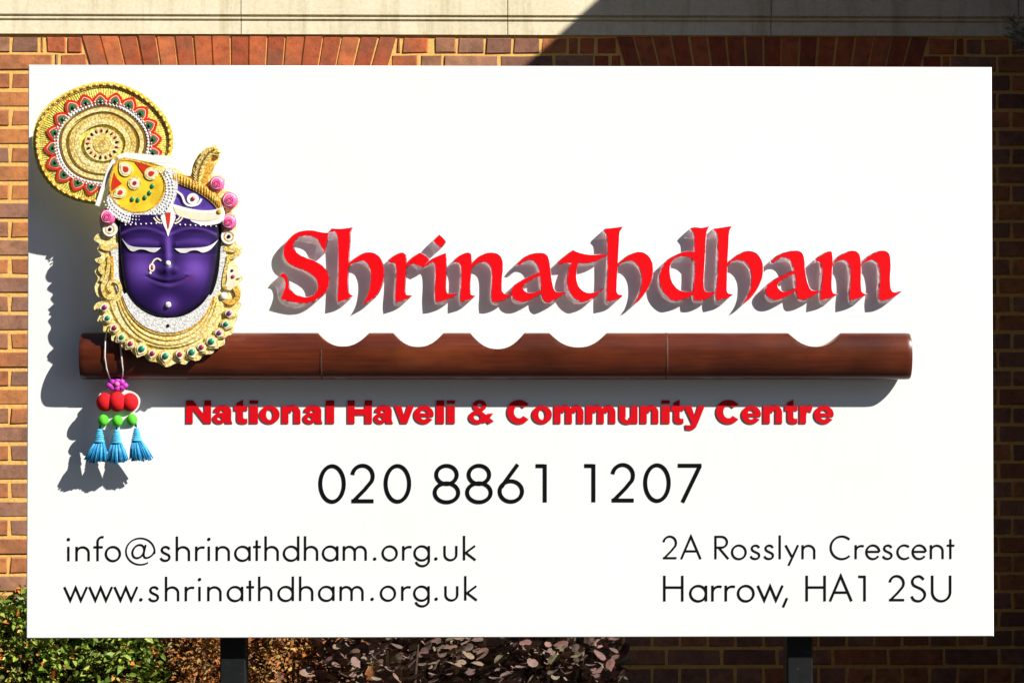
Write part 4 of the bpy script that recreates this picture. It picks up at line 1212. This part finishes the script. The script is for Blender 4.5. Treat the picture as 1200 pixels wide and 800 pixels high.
# cloth, forehead band and chain on the right
part('turban_cloth', [smooth_poly([(204,217),(215,219),(230,225),(246,235),(254,245),(236,248),(216,245),(202,240)], 3)], 0.010, M['purple_cloth'], th=.009, label='purple turban cloth')
scroll('cloth_trim', [(207,224),(213,229),(217,238),(224,241),(232,239),(236,233)], 2.4, .0125, M['orn_white'], .004)
fl_ = part('cloth_flower', [ellipse(226, 233, 7.0, 6.6, n=20)], .0135, M['orn_white'], th=.004)
jewel('flower_centre', 226, 233, 2.6, .0138, M['ruby'], fl_)
fb = part('forehead_band', [smooth_poly([(200,238,C),(213,242),(232,246),(250,246),(261,242,C),(263,252),(258,261),(243,264),(224,262),(206,256),(194,249,C)], 3)], 0.0195, M['orn_white'], th=.012, label='cream forehead band')
sub(part('band_inlay', [smooth_poly([(203,242,C),(215,246),(234,249.5),(250,249.5),(258,247,C),(258,254),(243,259),(224,257),(208,252)], 3)], 0.0203, M['cream'], None, th=.002), fb)
jewel('band_gem', 257, 248, 3.0, .0205, M['gold_orange'], fb)
chain = part('gold_chain', ribbon(curve([(203,207),(216,212),(230,218),(243,226),(254,235),(261,245)]), 11.5), .013, M['gold_orange'], th=.010, label='twisted gold chain')
mb = MB()
cv = curve([(204,207.5),(216,212),(230,218),(243,226),(254,235),(261,245)], 4)
for i, (x, y) in enumerate(cv[:-1]):
    p = W(x, y, YH - .014); mb.ball((p.x, YH - .0135, p.z), (.0042, .004, .0135), 8, 5)
o = sub(mb.build('chain_links', M['gold_orange'], None, True), chain); o['kind'] = 'stuff'
plume = part('plume', [smooth_poly([(225,222,C),(224.5,205),(230,190),(239,177),(249,172.5),(256,177),(256,184,C),(250,183),(246,190),(251,191,C),(250,199),(244,206),(243,214),(236,222,C)], 3)], .011, M['gold_orange'], th=.010, label='gold plume rising from the turban')
mb = MB()
spine = curve([(231, 222), (231.5, 206), (236, 192), (243, 181), (252, 176)], 7)
for i, (x, y) in enumerate(spine[:-1]):
    nx_, ny_ = spine[i + 1][0] - x, spine[i + 1][1] - y
    L_ = math.hypot(nx_, ny_); nx_ /= L_; ny_ /= L_
    for sd in (-1, 1):
        for rep_ in range(2):
            ln = random.uniform(6.0, 9.5) * (1.0 if i > 3 else .7)
            ex_ = x + (nx_ * .75 + sd * -ny_ * .75) * ln; ey_ = y + (ny_ * .75 + sd * nx_ * .75) * ln
            p0, p1 = W(x, y, YH - .012), W(ex_, ey_, YH - .012)
            dy_ = random.uniform(.0005, .003)
            mb.tube([(p0.x, YH - .0125, p0.z), ((p0.x + p1.x) / 2, YH - .0125 - dy_, (p0.z + p1.z) / 2), (p1.x, YH - .0115, p1.z)], [.0016, .0022, .0005], 5)
o = sub(mb.build('plume_barbs', M['gold'], None, True), plume); o['kind'] = 'stuff'
# pink flowers and white rosettes
def flower(px, py, r):
    p = W(px, py, YH - .012)
    mb = MB().ball((p.x, YH - .010, p.z), (r * S, .012, r * S), 18, 9)
    o = adopt(mb.build('flower', M['pink'], None, True), head)
    for k, (rr, aa) in enumerate(((.78, 20), (.52, 150), (.28, 280))):
        pts = [(px + r * rr * math.cos(math.radians(aa + t * 12)) * (1 - t * .008), py - r * rr * math.sin(math.radians(aa + t * 12)) * (1 - t * .008)) for t in range(24)]
        tb = []
        for x, y in pts:
            dd = min(1.0, math.hypot(x - px, y - py) / r)
            w_ = W(x, y, YH - .012); tb.append((w_.x, YH - .010 - .012 * math.sqrt(max(0, 1 - dd * dd)), w_.z))
        sub(MB().tube(tb, .0013, 5).build('petal_fold', M['orn_white'] if k == 0 else M['pink_dark']), o)
for a in ((254,215.5,9),(269,235,9.6),(268,260.5,9.2),(126,254.5,9.4)): flower(*a)
for px, py, r in ((129,268.5,8.6),(268.3,277,9.2)):
    o = part('rosette', [ellipse(px, py, r, r, n=24)], .009, M['orn_white'], th=.008)
    sub(part('rosette_ring', ring(px, py, r * .66, r * .66, r * .5, r * .5, n=20), .0096, M['gold_orange'], None, th=.002), o)
    jewel('rosette_centre', px, py, r * .24, .0095, M['black'], o)
for px, py in ((150, 330), (240, 330), (195, 300)):
    p = W(px, py, 0)
    adopt(MB().tube([(p.x, 0.0, p.z), (p.x, YH + .013, p.z)], .012, 10).build('spacer', M['spacer']), head)

# ================================================================== fan-shaped crest behind the head
YF = -0.104
fan = thing('crest_fan_ornament', 'round gold fan crest with red and green petals above the painted head', 'ornament', tuple(W(120, 240, YF)))
def fpart(name, pcs, depth, mat, parent=fan, th=.002, label=None, side=None):
    o = extrude(name, pcs, YF - depth, YF - depth + th, mat, fan if parent is fan else None, side=side)
    if parent is not fan: sub(o, parent)
    if label: o['label'] = label
    return o
fcx, fcy = 120.2, 168.8
def fan_pt(ang, k):
    """point at fraction k of the outline radius in direction ang (degrees, counter-clockwise)"""
    a = math.radians(ang)
    rx, ry = 82.5, 72.3
    wob = 1 + .012 * math.sin(5 * a + .6)
    return (fcx + rx * k * wob * math.cos(a), fcy - ry * k * wob * math.sin(a))
A0, A1 = -12.5, 266.0
def fan_sector(k, inner=(137.5, 184.5), a0=A0, a1=A1):
    pts = [fan_pt(a0 + (a1 - a0) * i / 72, k) for i in range(73)]
    return pts
edge = fan_sector(1.0)
disc = fpart('disc', [edge + [(134.5, 187.5), (139, 181.5)]], 0, M['gold_fan'], th=.011, side=M['orn_white'], label='gold fan disc')
lip = [[(206, 183.5), (206, 191.5), (176, 190), (146, 184.5), (139, 186.5), (137, 183), (146, 178.5)]] + ribbon([(133.5, 187.5), (128, 198), (113.6, 241)], 4.6)
fpart('white_edge', lip, .0070, M['orn_white'], th=.018)
def arc(k, a0, a1, n=60): return [fan_pt(a0 + (a1 - a0) * i / n, k) for i in range(n + 1)]
def clip_ang(k):      # angles where the wedge cuts a ring of size k
    best = []
    for a in np.arange(-60, 330, 1.0):
        x, y = fan_pt(a, k)
        # right lip: line (139,182)->(204,187); lower lip: (134,188)->(114,240)
        below = y > 182 + (x - 139) * (5.0 / 65) - 3.5
        right = (x - 134) * (240 - 188) - (y - 188) * (114 - 134) > -120
        if not (below and right): best.append(a)
    # longest run that contains 120 deg
    s_ = set(best); a = 120.0
    lo = hi = a
    while lo - 1 in s_ and lo > -60: lo -= 1
    while hi + 1 in s_ and hi < 329: hi += 1
    return (lo, hi) if hi - lo < 356 else (lo, lo + 359)
def fring(name, k, w, depth, mat, th=.003, kind=None):
    lo, hi = clip_ang(k)
    o = fpart(name, ribbon(arc(k, lo, hi, 90), w), depth, mat, disc if name != 'rope_rim' else fan, th=th)
    return o
rim = fring('rope_rim', .945, 4.4, .0035, M['gold_orange'], .004)
mb = MB(); mb2 = MB()
for i in range(190):
    a = A0 + 1 + (A1 - A0 - 2) * i / 189
    x, y = fan_pt(a, .945 + .004 * (i % 2)); p = W(x, y, YF - .004)
    (mb if (i // 2) % 2 else mb2).ball((p.x, YF - .004, p.z), (.0034, .003, .0034), 6, 4)
o = sub(mb.build('rope_beads', M['rim_brown'], None, True), rim); o['kind'] = 'stuff'
o = sub(mb2.build('rope_beads', M['gold_fan'], None, True), rim); o['kind'] = 'stuff'
for i in range(64):                                     # pleats of the outer field, joined
    pass
mb = MB()
for i in range(120):
    a = A0 + 1.5 + (A1 - A0 - 3) * i / 119
    k0 = .70 + random.uniform(-.02, .02); k1 = .915 + random.uniform(-.015, .01)
    pts = []
    for k in (k0, (k0 + k1) / 2, k1):
        x, y = fan_pt(a, k); p = W(x, y, YF - .001); pts.append((p.x, YF - .0001, p.z))
    mb.tube(pts, [.0008, .0014, .0008], 5)
o = sub(mb.build('pleats', M['gold_fan'], None, True), disc); o['kind'] = 'stuff'
wr = fring('bead_ring', .665, 6.0, .004, M['pearl'], .004)
fring('ring', .60, 1.8, .0048, M['rim_brown'], .004)
fring('ring', .555, 4.6, .0052, M['gold_pale'], .004)
fring('ring', .49, 1.6, .0056, M['rim_brown'], .004)
fring('ring', .44, 6.0, .006, M['gold'], .004)
fring('ring', .36, 6.0, .0064, M['gold_pale'], .004)
centre = fpart('rosette', [ellipse(fcx, fcy + .5, 21.5, 19.5, n=36)], .0072, M['gold_pale'], fan, th=.006)
for i in range(17):
    a = math.radians(i * 360 / 17 + 8)
    x, y = fcx + 17.2 * math.cos(a), fcy - 15.8 * math.sin(a)
    p = W(x, y, YF - .0074)
    mb = MB().ball((0, 0, 0), (.0034, .0022, .0058), 8, 5)
    mb.v = [(q_[0] * math.sin(a) + q_[2] * math.cos(a) + p.x, q_[1] + YF - .0076, -q_[0] * math.cos(a) + q_[2] * math.sin(a) + p.z) for q_ in mb.v]
    sub(mb.build('drop', M['ruby'] if i % 3 else M['black'], None, True), centre)
sub(fpart('rosette_core', [ellipse(fcx, fcy + .5, 11, 10, n=28)], .0085, M['gold'], centre, th=.003), centre)
pet = [(410,690),(325,665),(237,615),(178,540),(165,447),(180,350),(225,265),(290,190),(375,160),(467,150),(560,150),(648,175),(722,228),(775,305),(800,392),(803,478)]
for i, (u, v_) in enumerate(pet):
    x, y = 30 + u / 5.333, 90 + v_ / 5.333
    dx, dy = (x - fcx) * .9, (y - fcy) * 1.05
    L_ = math.hypot(dx, dy); dx /= L_; dy /= L_
    if i == len(pet) - 1: dx, dy = .97, -.2
    def dome(sc, tip, back):
        base = [(-.55 + back, -1.0), (.1, -.98), (.66, -.62), (.98 * tip, 0), (.66, .62), (.1, .98), (-.55 + back, 1.0)]
        return smooth_poly([(base[0][0], base[0][1], C)] + base[1:-1] + [(base[-1][0], base[-1][1], C)], 3), sc
    def place(pts, sc, ox=0.0): return [(x + ((p[0] * sc + ox) * dx - p[1] * sc * dy), y + ((p[0] * sc + ox) * dy + p[1] * sc * dx)) for p in pts]
    lower = i == len(pet) - 1
    pts, _ = dome(1, 1.12, 0)
    o = fpart('petal', [place(pts, 9.0)], .0042 + .0003 * (i % 2), M['red_enamel'], fan, th=.004)
    fpart('petal_line', [place(pts, 6.6, -.9)], .0052, M['cream'], o, th=.002)
    fpart('petal_band', [place(pts, 5.9, -1.0)], .0058, M['red_enamel'], o, th=.002)
    fpart('petal_green', [place(pts, 4.4, -1.1)], .0064, M['green_enamel'], o, th=.002)
    jw = W(x - dx * 1.2, y - dy * 1.2, YF - .007)
    sub(MB().ball((jw.x, YF - .0064, jw.z), (.0048, .0025, .0055), 8, 5).build('petal_eye', M['black'], None, True), o)
mb = MB()
lo, hi = clip_ang(.665)
for i in range(64):
    a = lo + 2 + (hi - lo - 4) * i / 63
    for kk in (.645, .688):
        x, y = fan_pt(a, kk); p = W(x, y, YF - .0045); mb.ball((p.x, YF - .0045, p.z), .0028, 6, 4)
o = sub(mb.build('beading', M['orn_white'], None, True), wr); o['kind'] = 'stuff'
for px, py in ((80, 160), (150, 130)):
    p = W(px, py, 0)
    adopt(MB().tube([(p.x, 0.0, p.z), (p.x, YF + .012, p.z)], .012, 10).build('spacer', M['spacer']), fan)

# ================================================================== tassel pendant
YT = -0.052
tas = thing('tassel_pendant', 'hanging pendant with magenta rose, red and green beads and three blue tassels', 'tassel', tuple(W(137, 540, YT)))
def Tp(x, y, Y=YT): 
    p = W(x, y, Y); return Vector((p.x, Y, p.z))
yy = YC_ - DF - .0045
adopt(MB().tube([Tp(124.5, 388, -0.036), Tp(124.3, 391, -.065), Tp(123.4, 400, yy), Tp(122.8, 418, yy - .002), Tp(124.8, 432, yy + .010), Tp(130, 446, YT - .004)], .0021, 7).build('string', M['string'], None, True), tas)
adopt(MB().tube([Tp(142, 388, -0.036), Tp(142, 391, -.065), Tp(141, 402, yy), Tp(142.5, 420, yy - .002), Tp(144, 434, yy + .010), Tp(143, 446, YT - .004)], .0021, 7).build('string', M['string'], None, True), tas)
rose = MB()
c_ = Tp(137, 450.5)
rose.ball(c_, (.029, .012, .014), 16, 8)
rose = adopt(rose.build('rose', M['magenta'], None, True), tas)
for ax, az, rr in ((-9, 1, 4.2), (-5, -3, 4.4), (0, -4, 4.6), (5, -3, 4.4), (9, 1, 4.2), (-6, 3.5, 4), (0, 4.2, 4.4), (6, 3.5, 4)):
    p = Tp(137 + ax, 450.5 + az, YT - .010)
    sub(MB().ball((p.x, YT - .008, p.z), (rr * S, .007, rr * S * .85), 10, 6).build('petal', M['magenta'], None, True), rose)
p = Tp(137, 450, YT - .014)
sub(MB().ball((p.x, YT - .013, p.z), (.0085, .006, .0075), 10, 6).build('petal', M['pink'], None, True), rose)
# pale backing seen between the beads
o = extrude('backing_plate', [smooth_poly([(113,470),(118,460),(128,457),(137,455),(148,457),(158,460),(164,468),(162,478),(157,484),(163,490),(161,498),(152,502),(137,503),(121,503),(114,496),(116,486),(113,478)], 3)], YT + .001, YT + .006, M['orn_white'], tas)
for bx_, by_, rx, rz in ((123.5, 471, 10.2, 10.8), (152.5, 471, 10.0, 10.8), (138, 470.5, 10.6, 11.6)):
    p = Tp(bx_, by_)
    dy = .004 if bx_ == 138 else 0
    adopt(MB().ball((p.x, YT - .004 - dy, p.z), (rx * S, .019, rz * S), 20, 12).build('red_bead', M['red_ball'], None, True), tas)
for bx_, by_ in ((121.5, 492.3), (138, 493), (155, 491.5)):
    p = Tp(bx_, by_)
    adopt(MB().ball((p.x, YT - .006, p.z), (6.3 * S, .014, 6.9 * S), 14, 9).build('green_bead', M['green_bead'], None, True), tas)
for tx, ty, lean in ((116.8, 508, -4.5), (136.8, 509, 0), (160.2, 506.5, 5.5)):
    cap = MB()
    for k, (hw, yy_) in enumerate(((3.4, -4.2), (4.2, -1.9), (4.8, .4), (5.3, 2.7), (5.7, 5.0), (6.1, 7.3), (6.3, 9.2))):
        p = Tp(tx + lean * .0, ty + yy_)
        cap.ball((p.x, YT - .003, p.z), (hw * S * random.uniform(.95, 1.05), .009, 1.5 * S), 14, 6)
    cap = adopt(cap.build('tassel_cap', M['blue_pale'], None, True), tas)
    sub(MB().tube([Tp(tx - lean * .2, ty - 13), Tp(tx, ty - 3)], .0022, 6).build('thread', M['blue_dark']), cap)
    sk = adopt(MB().tube([Tp(tx, ty + 9), Tp(tx + lean * .5, ty + 20), Tp(tx + lean, ty + 31)], [.012, .022, .031], 12).build('tassel_core', M['blue_dark'], None, True), tas)
    # flatten the core
    for vv in sk.data.vertices: vv.co.y = YT + (vv.co.y - YT) * .28
    for k in range(19):
        u = -1 + 2 * k / 18 + random.uniform(-.03, .03)
        u = max(-1, min(1, u))
        w0, w1 = 5.2 * u, 13.6 * u
        dep = YT - .004 - .006 * math.sqrt(max(0, 1 - u * u)) - random.uniform(0, .002)
        ln = 33.5 - 3.0 * u * u + random.uniform(-1, 1.2)
        pts = [Tp(tx + w0, ty + 9.5, YT - .004), Tp(tx + lean * .45 + (w0 + w1) * .5, ty + 9 + (ln - 9) * .45, dep), Tp(tx + lean + w1, ty + ln, dep)]
        sub(MB().tube(pts, [.0016, .0026, .0021], 6).build('strand', M[('blue_thread', 'blue_pale', 'blue_thread', 'blue_dark')[(k + int(tx)) % 4]], None, True), sk)

#@PLANTS
# ================================================================== planting
def leaf_geo(L_, w, fold=.25, curl=.15):
    """a folded pointed leaf along +X, 8 triangles"""
    return ([(0, 0, 0), (L_ * .3, w * .42, fold * w), (L_ * .68, w * .40, fold * w - curl * L_ * .4), (L_, 0, -curl * L_), (L_ * .68, -w * .40, fold * w - curl * L_ * .4), (L_ * .3, -w * .42, fold * w), (L_ * .34, 0, 0.0), (L_ * .68, 0, -curl * L_ * .45)],
            [(0, 6, 1), (6, 7, 2, 1), (7, 3, 2), (0, 5, 6), (6, 5, 4, 7), (7, 4, 3)])
def round_leaf(L_, w):
    """a blunt oval leaf along +X with a short stalk"""
    v = [(0, 0, 0)]; n = 10
    for i in range(n):
        a = PI + 2 * PI * (i + .5) / n
        v.append((L_ * (.58 + .42 * math.cos(a)), w * .5 * math.sin(a), .10 * w * abs(math.sin(a)) - .06 * L_ * (1 + math.cos(a))))
    v.append((L_ * .58, 0, -.03 * L_))
    return v, [(0, n, 1)] + [(n + 1, 1 + i, 1 + (i + 1) % n) for i in range(n)]
def orient(v, p, d, roll, s=1.0):
    d = d.normalized()
    a = d.cross(Vector((0, 0, 1)))
    a = a.normalized() if a.length > 1e-4 else Vector((1, 0, 0))
    b = a.cross(d)
    a2 = a * math.cos(roll) + b * math.sin(roll); b2 = b * math.cos(roll) - a * math.sin(roll)
    return [tuple(p + d * (q_[0] * s) + a2 * (q_[1] * s) + b2 * (q_[2] * s)) for q_ in v]
def shrub(name, label, cx, cy, rx, ry, h, n, L_, w, mat, seed, group=None, stems=7, parts=0, z0=0.03, shape=0.8, big=None):
    rnd = random.Random(seed)
    root = thing(name, label, 'shrub', (cx, cy, z0), group)
    st = MB()
    tips = []
    for k in range(stems):
        a = rnd.uniform(0, 2 * PI); r = rnd.uniform(.25, .85)
        e_ = Vector((cx + rx * r * math.cos(a), cy + ry * r * math.sin(a), z0 + h * rnd.uniform(.65, .95)))
        b_ = Vector((cx + rx * .3 * math.cos(a), cy + ry * .3 * math.sin(a), z0 - .02))
        mid_ = (b_ + e_) / 2 + Vector((rnd.uniform(-.06, .06), rnd.uniform(-.04, .04), .05))
        st.tube([b_, mid_, e_], [.011, .008, .003], 6)
        tips.append((mid_, e_))
    adopt(st.build('stem', M['bark'], None, True), root)
    mass_ = MB()
    lv = []
    tries = 0
    while len(lv) < n and tries < n * 6:
        tries += 1
        a = rnd.uniform(0, 2 * PI); r = math.sqrt(rnd.uniform(0.12, 1)); zz = rnd.uniform(0.0, 1) ** .75
        taper = math.sqrt(max(0, 1 - zz ** (2 / shape) * .85))
        lump = 1 + .16 * math.sin(a * 3 + seed) + .12 * math.sin(zz * 9 + a * 5 + seed * 2)
        p = Vector((cx + rx * r * math.cos(a) * taper * lump, cy + ry * r * math.sin(a) * taper * lump, z0 + h * zz * (1 + .06 * math.sin(a * 4 + seed))))
        if math.sin(p.x * 31 + seed) * math.sin(p.z * 37 + seed) * math.sin(p.y * 29) > .38: continue
        d_ = Vector((math.cos(a) * taper, math.sin(a) * taper - .25, rnd.uniform(-.25, .9))) + Vector((rnd.uniform(-.8, .8), rnd.uniform(-.8, .8), rnd.uniform(-.5, .5)))
        lv.append((p, d_, rnd.uniform(-1.0, 1.0), rnd.uniform(.65, 1.25)))
    cand = []
    for i, (p, d_, ro, s) in enumerate(lv):
        a, b = PX(p)
        if parts and 0 < a < 1200 and 743 < b < 806: cand.append((p.y - .15 * s, i))
    cand = {i for _, i in sorted(cand)[:parts]}
    gv, gf = round_leaf(L_, w) if w > .03 else leaf_geo(L_, w)
    me = None
    for i, (p, d_, ro, s) in enumerate(lv):
        vv = orient(gv, p, d_, ro, s)
        if i in cand:
            if me is None:
                me = bpy.data.meshes.new('leaf'); me.from_pydata(gv, [], gf); me.materials.append(mat)
            o = link('leaf', me)
            dn = d_.normalized()
            aa = dn.cross(Vector((0, 0, 1))).normalized(); bb = aa.cross(dn)
            a2 = aa * math.cos(ro) + bb * math.sin(ro); b2 = bb * math.cos(ro) - aa * math.sin(ro)
            mat4 = Matrix(((dn.x, a2.x, b2.x, 0), (dn.y, a2.y, b2.y, 0), (dn.z, a2.z, b2.z, 0), (0, 0, 0, 1)))
            o.matrix_basis = Matrix.Translation(p) @ mat4 @ Matrix.Scale(s, 4)
            adopt(o, root)
        else:
            mass_.add(vv, gf)
    me2 = bpy.data.meshes.new('foliage'); me2.from_pydata(mass_.v, [], mass_.f); me2.materials.append(mat)
    o = adopt(link('foliage', me2), root); o['kind'] = 'stuff'
    return root
def at_px(px, Y): return W(px, 700, Y).x
def top_z(py, Y): return W(300, py, Y).z
Yp = 1.82
shrub('evergreen_shrub', 'bright green small leaved shrub against the brick wall at the sign edge', at_px(10, Yp), Yp, .36, .30, top_z(712, Yp), 7000, .040, .021, M['leaf_green'], 3)
shrub('evergreen_shrub', 'green shrub with few red tips growing under the sign next to orange shrub', at_px(130, Yp), Yp + .02, .30, .30, top_z(733, Yp), 6000, .040, .021, M['leaf_green'], 11)
shrub('rust_shrub', 'rust orange fine leaved shrub beside the left black post', at_px(226, Yp), Yp + .05, .20, .24, top_z(732, Yp), 5200, .028, .014, M['leaf_orange'], 5)
shrub('rust_shrub', 'rust orange fine leaved shrub between the black post and purple bush', at_px(340, Yp), Yp + .05, .22, .24, top_z(732, Yp), 5200, .028, .014, M['leaf_orange'], 8)
shrub('smoke_bush', 'dusky purple smoke bush with rounded leaves in the shade', at_px(470, Yp), Yp - .05, .38, .30, top_z(716, Yp), 1500, .052, .040, M['leaf_purple'], 21, parts=110)
shrub('smoke_bush', 'dusky purple and olive bush growing next to the bare dark wall', at_px(648, Yp), Yp - .05, .30, .30, top_z(716, Yp), 1300, .056, .043, M['leaf_purple'], 34, parts=120)
# evergreen beside the wing: only a spray of it reaches into view
rnd = random.Random(5)
tx = W(1246, 60, YW - .45).x
ev = thing('evergreen_tree', 'dark evergreen tree whose spray of needles shows by the stone band', 'tree', (tx, YW - .45, 0.03))
tr_ = MB().tube([(tx, YW - .45, -.02), (tx + .02, YW - .44, 1.4), (tx - .01, YW - .46, 3.3)], [.05, .04, .015], 9)
adopt(tr_.build('trunk', M['bark'], None, True), ev)
br = MB(); ne = MB()
gv, gf = leaf_geo(.075, .012, .1, .1)
for k in range(70):
    z = 2.15 + 1.3 * (k / 70) ; a = rnd.uniform(0, 2 * PI)
    tgt = W(1189, 78, YW - .40).z
    R_ = .08 + .17 * math.exp(-((z - tgt) / .10) ** 2)
    e_ = Vector((tx + R_ * math.cos(a), YW - .45 + R_ * .7 * math.sin(a), z + .12))
    b_ = Vector((tx, YW - .45, z - .05))
    br.tube([b_, e_], [.006, .002], 5)
    for j in range(60):
        t = rnd.uniform(.25, 1.05)
        p = b_.lerp(e_, t)
        d_ = (e_ - b_).normalized() + Vector((rnd.uniform(-.9, .9), rnd.uniform(-.9, .9), rnd.uniform(-.6, .9)))
        ne.add(orient(gv, p, d_, rnd.uniform(-2, 2), rnd.uniform(.5, 1.0)), gf)
adopt(br.build('branch', M['bark'], None, True), ev)
me2 = bpy.data.meshes.new('crown'); me2.from_pydata(ne.v, [], ne.f); me2.materials.append(M['leaf_dark'])
o = adopt(link('crown', me2), ev); o['kind'] = 'stuff'
